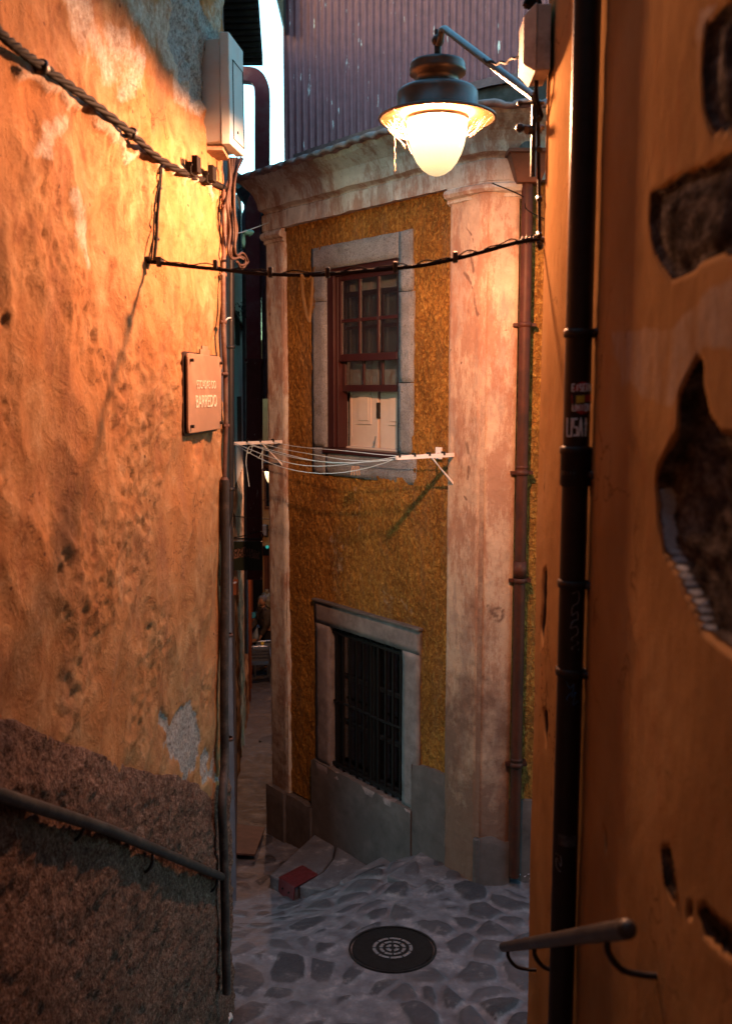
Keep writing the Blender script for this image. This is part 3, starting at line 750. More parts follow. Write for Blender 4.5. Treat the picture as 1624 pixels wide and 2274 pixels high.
# roof tile edge: scalloped lip of barrel tiles
mb=MB();at=[];acc=0;prev=None
fine_st=stations(runs,.022)
for i,(p,n) in enumerate(fine_st):
    if prev is not None: acc+=(Vector(p)-Vector(prev)).length
    prev=p
    w=abs(math.sin(acc*math.pi/.19))
    for (d,z) in [(.20,zE-.01),(.295+.012*w,zE-.015+.02*w),(.31+.012*w,zE+.0+.03*w),(.26,zE+.03+.03*w),(-.3,zE+.16+.045*w),(-.3,zE)]:
        mb.v.append(Vector((p[0]+n[0]*d,p[1]+n[1]*d,z+noise.noise(Vector((acc*3,d,0)))*.012)))
n_=6
for i in range(len(fine_st)-1):
    for j in range(n_-1): mb.f.append((i*n_+j,(i+1)*n_+j,(i+1)*n_+j+1,i*n_+j+1));mb.sm.append(j>0)
mb.f.append(tuple(range(n_)));mb.sm.append(False)
obj('roof_tiles',mb,M['tile'],hs)
# parapet behind the tiles
sp=lambda s,d=-.25:V2(FAC.P(s,0,d))
zP=FAC.hit(777,303,-.28).z;print('parapet',zP)
pr=[(V2(FAC.P(2.93,0,-.28)),V2(FAC.P(.05,0,-.28))),(V2(FAC.P(.05,0,-.28)),V2(FR.P(.12,0,-.28))),(V2(FR.P(.12,0,-.28)),V2(FR.P(3.2,0,-.28)))]
sts=stations(pr)
profile_sweep([(0,5.6),(0,zP-.05),(-.16,zP-.05),(-.16,5.6)],sts,M['parapet'],'parapet',hs,.006)
profile_sweep([(.035,zP-.05),(.035,zP),(-.2,zP+.01),(-.2,zP-.05)],stations([(V2(FAC.P(2.98,0,-.28)),pr[0][1]),pr[1],pr[2]]),M['cap'],'parapet_cap',hs,.008)
# plinth and cement surround below
dg=lambda a,n:{'dark':[a]*n}
def ragged(pl,s0,s1,z0f,z1,d,mat,name,parent,step=.03):
    """cement panel with an uneven top edge"""
    mb=MB();ss=frange(s0,s1,step);zz=12
    for s in ss:
        zt=z1(s)+noise.noise(Vector((s*9,z1(s),1)))*.018
        for k in range(zz+1):
            z=z0f+(zt-z0f)*k/zz;p=pl.P(s,z);w=noise.fractal(p*5,.9,2,3)*.006+noise.noise(p*1.5)*.008
            mb.v.append(pl.P(s,z,d+w-(.0 if k<zz else .012)))
        mb.v.append(pl.P(s,zt+.004,-.02))
    m=zz+2
    for i in range(len(ss)-1):
        for k in range(m-1): mb.f.append((i*m+k,(i+1)*m+k,(i+1)*m+k+1,i*m+k+1));mb.sm.append(k<zz-1)
    k=len(mb.v)
    for sgn,s in ((0,ss[0]),(1,ss[-1])):
        zt=z1(s)
        mb.add([pl.P(s,z0f,d),pl.P(s,z0f,-.02),pl.P(s,zt,-.02),pl.P(s,zt,d)],[(0,1,2,3)])
    return obj(name,mb,mat,parent)
ragged(FAC,2.30,2.76,-1.1,lambda s:-.22+(.0),.075,M['render'],'plinth',hs)
ragged(FAC,2.745,3.075,-1.1,lambda s:-.215,.105,M['render'],'plinth',hs)
ragged(FAC,.36,.80,-.4,lambda s:.70-.02*math.sin(s*9),.035,M['render'],'plinth',hs)
ragged(FR,.22,3.2,-.3,lambda s:.62,.02,M['render'],'plinth',hs)
ragged(FR,.0,.245,-.3,lambda s:.32+.03*math.sin(s*20),.058,M['render'],'plinth',hs)
obj('plinth',MB().prism([FAC.P(0,-.3,.062),Vector((FAC.C.x-.031,FAC.C.y-.062,-.3)),FR.P(0,-.3,.062),FR.P(.02,-.3,.0),FAC.P(.02,-.3,.0)],(0,0,.62)),M['render'],hs,bevel=.006)
ragged(FAC,.79,2.31,-1.0,lambda s:.27,.05,M['render'],'plinth',hs)
# ---- lower barred window
lwn=obj('window',MB().pbox(FAC,LO[0]-.12,LO[1]+.12,LO[2]-.1,LO[3]+.1,-.15,-.13),M['black'],hs)
tr=MB()
def jam(mb,pl,s0,s1,z0,z1,d0,d1,step=.05):
    """a stone block with slightly uneven faces"""
    ns=max(1,int((s1-s0)/step));nz=max(1,int((z1-z0)/step))
    o=len(mb.v)
    for j in range(nz+1):
        for i in range(ns+1):
            s=s0+(s1-s0)*i/ns;z=z0+(z1-z0)*j/nz;p=pl.P(s,z)
            e=.006 if (i in(0,ns) or j in (0,nz)) else 0
            mb.v.append(pl.P(s+noise.noise(p*7)*.004,z+noise.noise(p*7+Vector((4,4,4)))*.004,d1-e+noise.fractal(p*8,.9,2,2)*.003));
    W=ns+1
    for j in range(nz):
        for i in range(ns): mb.f.append((o+j*W+i,o+j*W+i+1,o+(j+1)*W+i+1,o+(j+1)*W+i));mb.sm.append(True)
    ring=[o+i for i in range(W)]+[o+j*W+ns for j in range(1,nz+1)]+[o+nz*W+i for i in range(ns-1,-1,-1)]+[o+j*W for j in range(nz-1,0,-1)]
    b=len(mb.v)
    for k in ring:
        v=mb.v[k];dd=(v-pl.C).dot(pl.n);mb.v.append(v-pl.n*(dd-d0))
    m=len(ring)
    for k in range(m): mb.f.append((ring[k],ring[(k+1)%m],b+(k+1)%m,b+k));mb.sm.append(False)
    mb.f.append(tuple(range(b,b+m)));mb.sm.append(False)
jam(tr,FAC,LO[1],2.275,.27,LO[3],-.62,.022);jam(tr,FAC,.72,LO[0],.27,LO[3],-.62,.022);jam(tr,FAC,.715,2.28,LO[3],1.885,-.62,.025);jam(tr,FAC,.80,2.25,.10,.265,-.62,.045)
obj('window_surround',tr,simple('grey_window_cement',(.17,.14,.135),.85,0,.3,8,.5,dirt=(.12,.095,.09),dscale=5),lwn)
# capping moulding above
mb=MB();mb.pbox(FAC,.70,2.29,1.875,1.900,-.02,.045);obj('window_hood',mb,M['render'],lwn,bevel=.006)
M['grille']=simple('black_window_grille',(.006,.005,.005),.6,.2,.4,20,.3)
for k in range(10):
    s=LO[0]+.06+(LO[1]-LO[0]-.12)*k/9
    mb=MB();mb.pbox(FAC,s-.011,s+.011,LO[2]+.0,LO[3],-.030,-.012);obj('bar',mb,M['grille'],lwn)
mb=MB();mb.tube([FAC.P(LO[0]+.02,.94,-.02),FAC.P(1.3,.935,-.018),FAC.P(1.6,.945,-.021),FAC.P(LO[1]-.02,.94,-.02)],.012,8)
obj('cross_bar',mb,M['grille'],lwn)
for z in (.30,1.60): obj('cross_bar',MB().pbox(FAC,LO[0],LO[1],z,z+.03,-.034,-.010),M['grille'],lwn)
ms=simple('dark_green_frame',(.008,.007,.007),.5,0,.3,20,.2)
ls=MB()
for a0,a1 in ((LO[0],1.45),(1.51,LO[1])):
    for q in ((a0,a0+.05),(a1-.05,a1)): ls.pbox(FAC,q[0],q[1],LO[2],LO[3],-.11,-.075)
    for z in (LO[2]+.02,.72,1.17,LO[3]-.06): ls.pbox(FAC,a0+.05,a1-.05,z,z+.035,-.11,-.072)
ls.pbox(FAC,1.45,1.51,LO[2],LO[3],-.115,-.07)
obj('sash',ls,ms,lwn)
obj('pane',MB().pbox(FAC,LO[0],LO[1],LO[2],LO[3],-.10,-.095),M['glass'],lwn)
ls=MB().pbox(FAC,LO[0]-.3,LO[1]+.3,LO[2]-.04,LO[2]-.01,-.125,.03)
obj('sill',ls,M['render'],lwn)
# ---- upper sash window
uwn=obj('window',MB().pbox(FAC,UO[0]-.1,UO[1]+.1,UO[2]-.1,UO[3]+.1,-.62,-.60),M['black'],hs)
tr=MB()
jam(tr,FAC,UO[1],2.315,3.36,4.70,-.45,.012);jam(tr,FAC,UO[1],2.315,3.105,3.355,-.45,.012)
jam(tr,FAC,.83,UO[0],3.36,3.95,-.45,.012);jam(tr,FAC,.835,UO[0],3.957,4.70,-.45,.012);jam(tr,FAC,.85,UO[0],4.706,5.195,-.45,.013)
jam(tr,FAC,UO[0]-.0,2.315,UO[3],5.195,-.45,.010);jam(tr,FAC,.79,2.10,3.105,3.352,-.45,.013);jam(tr,FAC,UO[1],2.315,4.706,UO[3]-.004,-.45,.011)
obj('window_surround',tr,M['granite_smooth'],uwn)
fm=MB()
fw=.045
s0,s1,z0,z1=UO
fm.pbox(FAC,s1-.10,s1,z0,z1,-.14,-.02);fm.pbox(FAC,s0,s0+.045,z0,z1,-.14,-.02);fm.pbox(FAC,s0+.045,s1-.10,z1-.07,z1,-.14,-.02)
fm.pbox(FAC,s1-.125,s1-.10,z0,z1-.07,-.16,-.05);fm.pbox(FAC,s0+.045,s0+.055,z0,z1-.07,-.16,-.05)
obj('frame',fm,M['winred'],uwn,bevel=.004)
mb=MB();mb.pbox(FAC,s0-.03,s1+.02,z0-.05,z0-.002,-.14,.03);obj('sill',mb,M['winred'],uwn,bevel=.005)
a0,a1=s0+.055,s1-.125
zu0=zf(800,1.5,-.06);zmu=zf(707,1.5,-.06);zl1=zf(869,1.5,-.1);zu=z1-.07
print('sash z',zu0,zmu,zl1,zu)
def sash(d,za,zb_,rail,name,zm):
    mb=MB();mb.pbox(FAC,a0,a0+.04,za,zb_,d-.03,d);mb.pbox(FAC,a1-.045,a1,za,zb_,d-.03,d)
    mb.pbox(FAC,a0+.04,a1-.045,za,za+rail,d-.03,d+.002);mb.pbox(FAC,a0+.04,a1-.045,zb_-.045,zb_,d-.03,d+.001)
    w=(a1-a0-.085)/3
    for k in (1,2): mb.pbox(FAC,a0+.04+w*k-.013,a0+.04+w*k+.013,za+rail,zb_-.045,d-.026,d-.004)
    for k in range(3):
        if zm: mb.pbox(FAC,a0+.04+w*k+(.013 if k else 0),a0+.04+w*(k+1)-(.013 if k<2 else 0),zm-.015,zm+.015,d-.026,d-.004)
    o=obj(name,mb,M['winred'],uwn,bevel=.003)
    zz=[za+rail]+([zm-.015,zm+.015] if zm else [])+[zb_-.045]
    for i in range(0,len(zz),2):
        for k in range(3):
            obj('pane',MB().pbox(FAC,a0+.04+w*k,a0+.04+w*(k+1),zz[i],zz[i+1],d-.017,d-.014),M['glass'],o)
    return o
sash(-.055,zu0,zu,.065,'upper_sash',zmu)
sash(-.10,zl1,zu0+.62,.06,'lower_sash',zu0+.30)
# white inner shutters behind
sc_=(a0+a1)/2+.03
for k,(b0,b1) in enumerate(((sc_+.012,a1+.02),(a0-.02,sc_-.012))):
    sh=MB();d=-.20+(-.01 if k else 0)
    sh.pbox(FAC,b0,b1,z0+.01,z1-.05,d-.03,d)
    pw=(b1-b0)
    for zc0,zc1 in ((z0+.22,z0+.66),(z0+.78,z0+1.10),(z0+1.2,z0+1.5)):
        sh.pbox(FAC,b0+.09,b1-.13,zc0,zc1,d,d+.010);sh.pbox(FAC,b0+.12,b1-.16,zc0+.035,zc1-.035,d+.01,d+.018)
    sh.tube([FAC.P(b1-.03 if not k else b0+.03,z0+.1,d+.004),FAC.P(b1-.03 if not k else b0+.03,z1-.1,d+.004)],.005,6)
    obj('shutter',sh,M['shutter'],uwn,bevel=.003)
mb=MB();mb.pbox(FAC,sc_-.006,sc_+.014,z0+.28,z0+.42,-.215,-.185);obj('shutter_latch',mb,M['iron'],uwn)
mb=MB();mb.blob(FAC.P(sc_,z0+.06,-.15),(.012,.012,.016),2);mb.tube([FAC.P(sc_,z0+.03,-.15),FAC.P(sc_-.02,z0+.12,-.15)],.006,6);obj('shutter_catch',mb,M['alu'],uwn)
mb=MB();mb.pbox(FAC,s0+.01,s1-.1,z0-.004,z0+.012,-.20,-.145);obj('inner_ledge',mb,M['shutter'],uwn)
# ------------------------------------------------------------------ drainpipe on the house front
def pipe_run(pts,r,mat,name,parent,n=16): return obj(name,MB().tube(pts,r,n),mat,parent)
px=FR.hit(1160,900,.06);sp_=(px-FR.C).dot(FR.e)
dp=thing('drainpipe','slim red brown drainpipe with tapered hopper on the house corner','drainpipe',tuple(FR.P(sp_,0,.07)))
zt=FR.hit(1160,405,.09).z
pipe_run([FR.P(sp_,.02,.075),FR.P(sp_,2.6,.075),FR.P(sp_,zt+.02,.085)],.044,M['pipe_red'],'pipe',dp)
zh0=zt-.01;zh1=FR.hit(1160,345,.12).z;q=MB()
q.hexa([FR.P(sp_-.085,zh0,.02),FR.P(sp_+.085,zh0,.02),FR.P(sp_+.085,zh0,.16),FR.P(sp_-.085,zh0,.16),FR.P(sp_-.15,zh1,.01),FR.P(sp_+.15,zh1,.01),FR.P(sp_+.15,zh1,.23),FR.P(sp_-.15,zh1,.23)])
q.pbox(FR,sp_-.165,sp_+.165,zh1,zh1+.03,.0,.245)
obj('hopper',q,M['hopper'],dp,bevel=.006)
q=MB().tube([FR.P(sp_-.02,zh1+.06,.0),FR.P(sp_-.02,zh1+.05,.16),FR.P(sp_-.02,zh1-.02,.17)],.05,12);obj('spout',q,M['parapet'],dp)
for v in (1050,1290,1700,1350,720):
    if v==1350: continue
    z=FR.hit(1160,v,.1).z
    q=MB().lathe([(.047,-.02),(.053,-.018),(.053,.018),(.047,.02)],FR.P(sp_,z,.075),20)
    if v!=720: q.lathe([(.045,.03),(.049,.035),(.049,.05),(.045,.055)],FR.P(sp_,z,.075),20)
    q.pbox(FR,sp_-.085,sp_-.04,z-.012,z+.012,-.02,.08);q.pbox(FR,sp_+.04,sp_+.085,z-.012,z+.012,-.02,.08);q.pbox(FR,sp_-.075,sp_+.075,z-.012,z+.010,-.02,.03)
    obj('clip',q,M['pipe_red'],dp)
z=FR.hit(1160,1290,.1).z
obj('socket',MB().lathe([(.044,0),(.051,0),(.051,.13),(.044,.13)],FR.P(sp_,z+.02,.075),20),M['pipe_red'],dp)
def smooth_path(pts,n=8):
    """Catmull-Rom through points"""
    P=[Vector(p) for p in pts];P=[P[0]*2-P[1]]+P+[P[-1]*2-P[-2]];out=[]
    for i in range(1,len(P)-2):
        for k in range(n):
            t=k/n;a,b,c,d=P[i-1],P[i],P[i+1],P[i+2]
            out.append(.5*((2*b)+(c-a)*t+(2*a-5*b+4*c-d)*t*t+(3*b-a-3*c+d)*t**3))
    out.append(P[-2]);return out
def arc(c,u,w,r,a0,a1,n=8): return [Vector(c)+Vector(u)*r*math.cos(a0+(a1-a0)*k/n)+Vector(w)*r*math.sin(a0+(a1-a0)*k/n) for k in range(n+1)]
# ------------------------------------------------------------------ STREET LAMPS
def make_lamp(label,ctr,rimr,wall_pt,arm_lift,group,seed):
    """ctr = centre of the brim; the arm runs from the wall to the top of the housing"""
    c=Vector(ctr);t=thing('street_lamp',label,'street lamp',tuple(wall_pt),group);k=rimr/.283
    pr=[(.0,.355),(.03,.355),(.035,.335),(.10,.328),(.128,.318),(.133,.30),(.131,.29),(.136,.275),(.134,.25),(.108,.235),(.100,.205),(.108,.185),(.135,.180),(.178,.165),(.192,.148),(.195,.13),(.195,.045),(.198,.035),(.240,.018),(.283,.006),(.286,.0),(.283,-.008),(.272,-.006)]
    pr=[(r,h*(.81 if h>.04 else 1)) for r,h in pr];housing=MB().lathe([(r*k,h*k) for r,h in pr],c,40)
    obj('housing',housing,M['lamp'],t)
    obj('reflector',MB().lathe([(r*k,h*k) for r,h in [(.272,-.006),(.24,.008),(.20,.022),(.18,.026),(.16,.055),(0.0,.06)]],c,40),M['lampin'],t)
    gp=[(.148,.012),(.149,-.01),(.146,-.04),(.140,-.085),(.131,-.125),(.130,-.13),(.118,-.165),(.098,-.205),(.072,-.238),(.044,-.258),(.018,-.268),(0.0005,-.270)]
    gl=obj('globe',MB().lathe([(r*k,h*k) for r,h in gp],c,40),M['globe'],t)
    obj('globe_ring',MB().lathe([(.143*k,.004*k),(.153*k,.004*k),(.153*k,-.012*k),(.143*k,-.012*k)],c,40),M['lamp'],t)
    top=c+Vector((0,0,.288*k))
    w=Vector(wall_pt);hd=(w-top);hd.z=0;hd.normalize()
    sw=MB().tube([top+Vector((0,0,-.02)),top+Vector((0,0,.055))],.017*k,12);sw.blob(top+Vector((0,0,.07)),(.030*k,.030*k,.028*k),1,.02,2,8)
    sw.tube([top+Vector((0,0,.085))-hd*.012,top+Vector((0,0,.125))-hd*.02],.009*k,8)
    obj('swivel_knob',sw,M['iron'],t)
    p0=top+Vector((0,0,.045));p1=p0+hd*.03+Vector((0,0,.025));p2=p0+hd*.05+Vector((0,0,.055));p3=p0+hd*.085+Vector((0,0,.05))
    obj('arm',MB().tube(smooth_path([p0,p1,p2,p3],5)+[w+Vector((0,0,.0))],.0165*k,12),M['arm'],t)
    return t,c,hd
LC=at_Y(970,262,5.0);print('lamp',LC)
WA=at_Y(1186,216,4.07)
lamp,_,hd=make_lamp('large lit street lamp on a blue-grey arm above the alley',LC,.283,WA,0,'lit globe street lamps',1)
# wall bracket of the near lamp
q=MB();q.tube([WA+Vector((.0,0,.02)),WA+Vector((0,0,-.30))],.011,10)
for v,rr in ((228,.012),(283,.018)):
    p=at_Y(1196,v,4.09);q.tube([p+RW.n*-.02,p+RW.n*.07],rr*.6,10);q.blob(p+RW.n*.075,rr,2,.05,2,8)
q.tube([at_Y(1197,288,4.09),at_Y(1168,288,4.06)],.017,12)
obj('wall_bracket',q,M['iron'],lamp)
# cobwebs under the brim
rnd=random.Random(4)
for sx in (-1,1):
    wb=MB()
    for i in range(30):
        a=rnd.uniform(-.9,.9)+(math.pi if sx<0 else 0);r0=rnd.uniform(.15,.17);r1=rnd.uniform(.20,.27)
        p=LC+Vector((math.cos(a)*r0,math.sin(a)*r0,rnd.uniform(-.02,-.09 if i%3 else -.14)));q_=LC+Vector((math.cos(a+rnd.uniform(-.3,.3))*r1,math.sin(a)*r1,-.008))
        wb.tube([p,p.lerp(q_,.5)+Vector((0,0,-.012)),q_],.0005,3,False)
    obj('cobweb',wb,M['web'],lamp)
p=LC+Vector((-.205,-.04,-.012))
wb=MB()
zz_=[p+Vector((noise.noise(Vector((k*.8,0,1)))*.008,0,-.0115*k)) for k in range(22)]
wb.tube(zz_,[.0009+.0022*abs(noise.noise(Vector((k*1.3,5,1)))) for k in range(22)],5)
for i in range(7): wb.tube([p+Vector((0,0,-.02*i)),p+Vector((rnd.uniform(-.03,.05),rnd.uniform(-.03,.03),.0))],.0008,3,False)
obj('cobweb_strand',wb,M['web'],lamp)
# ------------------------------------------------------------------ JUNCTION BOX, CABLE ON RIGHT WALL
jb0=RW.hit(1192,120,.03);ja=(jb0-RW.C).dot(RW.e)
zj0=at_Y(1185,186,4.0).z;zj1=at_Y(1185,44,4.0).z
ja=.02
jb=thing('junction_box','beige plastic junction box on the wall above the lamp arm','electrical box',tuple(RW.P(ja,zj0)))
q=MB();q.pbox(RW,ja,ja+.20,zj0,zj1,.015,.068);obj('box_body',q,M['box2'],jb,bevel=.005)
q=MB();A0,A1=ja-.006,ja+.206
q.hexa([RW.P(A0,zj0-.005,.068),RW.P(A1,zj0-.005,.068),RW.P(A1-.03,zj0+.03,.112),RW.P(A0+.03,zj0+.03,.112),RW.P(A0,zj1+.005,.068),RW.P(A1,zj1+.005,.068),RW.P(A1-.03,zj1-.03,.112),RW.P(A0+.03,zj1-.03,.112)])
obj('box_lid',q,M['box2'],jb,bevel=.004)
q=MB();pts=[RW.P(ja+.1,zj1,.04),RW.P(ja+.09,zj1+.06,.05),RW.P(ja+.06,zj1+.12,.06)];q.tube(smooth_path(pts),.009,8);q.blob(RW.P(ja+.05,zj1+.055,.07),(.035,.03,.022),5,.3,3,8);obj('cable_gland',q,M['cable'],jb)
q=MB();a=RW.P(ja+.02,(zj0+zj1)/2+.0,.10);b=RW.hit(1066,141,.0);b=WA.lerp(LC+Vector((0,0,.42)),.52)
tw=[a.lerp(b,k/30)+Vector((0,math.sin(k*.9)*.004,-.03*math.sin(math.pi*k/30)+math.cos(k*.9)*.005)) for k in range(31)]
q.tube(tw,.006,6);obj('lamp_feed_wire',q,M['cable'],jb)
wc=thing('wall_cable','thin dusty cable running down the right wall edge from the junction box','cable',tuple(RW.P(.05,zj0)))
q=MB();ps=[RW.P(.10,zj0+.01,.05),RW.P(.07,zj0-.05,.045),RW.P(.05,zj0-.12,.02)]
for v in (230,280,330,380,430,480,525): ps.append(at_Y(1194+ (v-230)*.012,v,4.05)+Vector((0,noise.noise(Vector((v,1,1)))*.01,0)))
q.tube(smooth_path(ps,5),.0075,7);obj('cable',q,M['cable'],wc)
for v in (228,262,330,440,520):
    p=at_Y(1196,v,4.05);obj('clip',MB().tube([p+Vector((0,-.012,-.006)),p+Vector((0,.012,.006))],.012,7),M['iron'],wc)
# ------------------------------------------------------------------ BLACK DRAINPIPE
PXc=(.56+.0,)
PIPY=2.92
def bp(v,Y=PIPY):
    # pipe axis is vertical: x fixed
    return Vector((BPX,Y,EYE.z)) 
p=at_Y(1274,1136,PIPY);BPX=p.x;print('pipe x',BPX,'wall x',RW.P((4.05-PIPY),0).x)
def pz(v): return at_Y(1274,v,PIPY).z
bd=thing('drainpipe','thick black drainpipe covered in stickers in the right foreground','drainpipe',(BPX,PIPY,1.4))
obj('pipe',MB().tube([(BPX-.004,PIPY,.9),(BPX,PIPY,3.0),(BPX+.002,PIPY,8.4)],.0385,28),M['pipe_black'],bd)
z=pz(1035)
obj('socket',MB().lathe([(.0385,-.06),(.044,-.055),(.044,.035),(.047,.04),(.047,.055),(.0385,.06)],(BPX,PIPY,z),28),M['pipe_black'],bd)
for v in (740,1052,1295,1490,2285):
    z=pz(v);q=MB();wx=RW.P(4.05-PIPY,0).x
    q.lathe([(.039,-.012),(.044,-.010),(.044,.010),(.039,.012)],(BPX,PIPY,z),24)
    q.tube([(BPX+.03,PIPY-.0,z),(wx+.03,PIPY-.01,z-.003)],.011,8)
    q.blob((wx-.004,PIPY-.03,z),(.016,.03,.014),v,.4,4,8)
    if v in (740,1052):
        for i in range(0): q.tube([(wx-.01,PIPY,z),(wx-.02+.01*i,PIPY-.01,z-.05-.012*i)],.0016,4)
    obj('pipe_bracket',q,M['iron'],bd)
def on_pipe(px_,v,r=.0392):
    """point on the pipe seen at picture offset px_ from its axis"""
    off=px_*PIPY/FPX;an=math.asin(max(-.97,min(.97,off/r)));return Vector((BPX+r*math.sin(an),PIPY-r*math.cos(an),pz(v)))
def decal(name,poly,mat,parent,r):
    """flat shape wrapped on the pipe; poly in (dx px, v)"""
    # triangulated strips across the polygon
    mb=MB();vs=[p[1] for p in poly];v0,v1=min(vs),max(vs);n=max(2,int((v1-v0)/2))
    rows=[]
    for k in range(n+1):
        v=v0+(v1-v0)*(k+.001)/(n+.002);xs=[]
        for i in range(len(poly)):
            (x0,y0),(x1,y1)=poly[i],poly[(i+1)%len(poly)]
            if (y0<=v<y1) or (y1<=v<y0): xs.append(x0+(x1-x0)*(v-y0)/(y1-y0))
        if len(xs)>=2: rows.append((v,min(xs),max(xs)))
    m=8
    for v,a,b in rows:
        for i in range(m+1): mb.v.append(on_pipe(a+(b-a)*i/m,v,r))
    for j in range(len(rows)-1):
        for i in range(m): mb.f.append((j*(m+1)+i,j*(m+1)+i+1,(j+1)*(m+1)+i+1,(j+1)*(m+1)+i));mb.sm.append(True)
    return obj(name,mb,mat,parent)
LET={ # strokes on a 0..1 box, y down
'E':[[(1,0),(0,0),(0,1),(1,1)],[(0,.5),(.8,.5)]],'I':[[(.5,0),(.5,1)]],'S':[[(1,.05),(0,.05),(0,.5),(1,.5),(1,.95),(0,.95)]],
'R':[[(0,1),(0,0),(1,0),(1,.5),(0,.5),(1,1)]],'N':[[(0,1),(0,0),(1,1),(1,0)]],'U':[[(0,0),(0,1),(1,1),(1,0)]],'O':[[(0,0),(1,0),(1,1),(0,1),(0,0)]],
'A':[[(0,1),(.5,0),(1,1)],[(.2,.65),(.8,.65)]],'+':[[(.5,0),(.5,1)],[(.05,.3),(.95,.3)],[(.2,.62),(.8,.62)]]}
def pipe_letters(name,s,x0,v0,w,h,gap,mat,parent,r,th=.0011):
    mb=MB()
    for i,ch in enumerate(s):
        for st_ in LET[ch]:
            pts=[]
            for (a,b),(c,d) in zip(st_,st_[1:]):
                for k in range(5): pts.append((x0+i*(w+gap)+(a+(c-a)*k/5)*w,v0+(b+(d-b)*k/5)*h))
            pts.append((x0+i*(w+gap)+st_[-1][0]*w,v0+st_[-1][1]*h))
            mb.tube([on_pipe(x,v,r) for x,v in pts],th,4)
    return obj(name,mb,mat,parent)
def ell(cx_,cy_,rx,ry,n=24): return [(cx_+rx*math.cos(2*math.pi*k/n),cy_+ry*math.sin(2*math.pi*k/n)) for k in range(n)]
cx0=6
sk=decal('sticker',ell(cx0,883,24,36),M['stick_r'],None,.0392);tag(sk,'round red and white sticker reading EISERN UNION on the black drainpipe','sticker')
decal('sticker_panel',[(cx0-23,868),(cx0+23,862),(cx0+25,896),(cx0-21,902)],M['stick_k'],sk,.0395)
decal('sticker_stripe',[(cx0-14,878),(cx0+4,876),(cx0+4,893),(cx0-14,895)],M['stick_y'],sk,.0398);decal('sticker_stripe',[(cx0+5,877),(cx0+24,874),(cx0+24,890),(cx0+5,892)],M['stick_r'],sk,.0398)
pipe_letters('lettering','EISERN',-17,853,5.2,15,2.6,M['stick_w'],sk,.0397,.0017)
pipe_letters('lettering','UNION',-15,897,5.6,14,3,M['stick_w'],sk,.0397,.0017)
sk=decal('sticker',[(-23,922),(20,922),(22,972),(-25,972)],M['stick_k'],None,.0391);tag(sk,'rectangular black sticker with white block letters below the round sticker','sticker')
pipe_letters('lettering','USA+',-24,927,8,40,3.6,M['stick_w'],sk,.0397,.0026)
def scribble(pts,mat,th=.0014):
    return MB().tube(smooth_path([on_pipe(x,v,.0393) for x,v in pts],4),th,4)
gr=scribble([(-6,1312),(8,1308),(9,1330),(-4,1340),(-5,1360),(6,1352),(8,1368),(-2,1372),(-8,1388),(6,1384),(9,1400),(-6,1412),(12,1420),(-5,1432),(14,1436)],M['graf_w'],.0009)
tag(obj('graffiti',gr,M['graf_w']),'thin grey scrawled tag down the middle of the black drainpipe','graffiti')
gr=scribble([(-14,1505),(-6,1520),(4,1510),(-2,1540),(8,1528),(2,1555),(12,1548),(-12,1545),(-4,1530)],M['graf_b'],.0010)
tag(obj('graffiti',gr,M['graf_b']),'small blue scribble on the black drainpipe','graffiti')
sk=decal('tape_band',[(-28,1840),(24,1846),(23,1872),(-28,1866)],simple('peeling_grey_tape',(.06,.06,.065),.8,0,.6,45,.5,dirt=(.015,.012,.012),dscale=30),None,.0393);tag(sk,'ragged band of peeling grey tape round the black drainpipe','tape')
gr=scribble([(-26,1888),(-16,1892),(-15,1912),(-24,1896),(-24,1915),(-16,1925)],M['graf_w'],.0012)
tag(obj('graffiti',gr,M['graf_w']),'pale angular mark low on the left edge of the drainpipe','graffiti')
# ------------------------------------------------------------------ HANDRAILS
def handrail(label,pts,r,brk,pl,loc,hook=.0):
    t=thing('handrail',label,'handrail',tuple(loc),'worn iron handrails on the stair walls')
    q=MB().tube(pts,r,20)
    for p in (pts[0],pts[-1]): q.blob(p,r*1.0,1,.02,2,8)
    obj('rail',q,M['rail'],t)
    for (p,w) in brk:
        p=Vector(p);w=Vector(w);q=MB()
        dn=p+Vector((0,0,-.01));q.tube(smooth_path([dn,p+Vector((0,0,-.045)),p.lerp(Vector((w.x,w.y,p.z)),.25)+Vector((0,0,-.085)),Vector((w.x,w.y,p.z-.098)).lerp(p+Vector((0,0,-.098)),.35),Vector((w.x,w.y,p.z-.10))],5),.0075,10)
        obj('rail_bracket',q,M['iron'],t)
    return t
e1=RW.hit(1115,2108,.13)  # far end guess
def rail_pt(u,v,Y): return at_Y(u,v,Y)
n_=rail_pt(1390,2063,1.86);f_=rail_pt(1118,2103,3.95);print('rail ends',n_,f_)
def along(p,q,t): return Vector(p).lerp(Vector(q),t)
def rwall(p): 
    a=(Vector(p)-RW.C).dot(RW.e);return RW.P(a,p[2],-.01)
def u_on(n_,f_,u):
    lo,hi=0,1
    for _ in range(40):
        m=(lo+hi)/2
        if proj(along(n_,f_,m))[0]>u: lo=m
        else: hi=m
    return along(n_,f_,lo)
bs=[]
for u in (1128,1187,1350):
    p=u_on(n_,f_,u);w=rwall(p);bs.append((p,w))
handrail('short worn iron handrail with round end in the right foreground',[n_,f_],.0205,bs,RW,n_)
OF=.088
l0=LW.hit(-40,1760,OF);l1=LW.hit(494,1948,OF)
ln=LW.hit(-40,1752,OF)
mid=LW.hit(240,1842,OF)
print('left rail',ln,mid,l1)
ex=ln+(ln-mid)*.9
bs=[]
for u,v in ((185,1812),(608*.555,1893-0),(867*.555*1.0,1944)):
    p=LW.hit(u,v,OF);p=Vector(p);a=(p-LW.C).dot(LW.e);bs.append((p,LW.P(a,p.z,.0)+LW.e*.02))
handrail('long sloping iron handrail along the granite base on the left',[ex,ln,mid,l1],.023,bs,LW,l1)
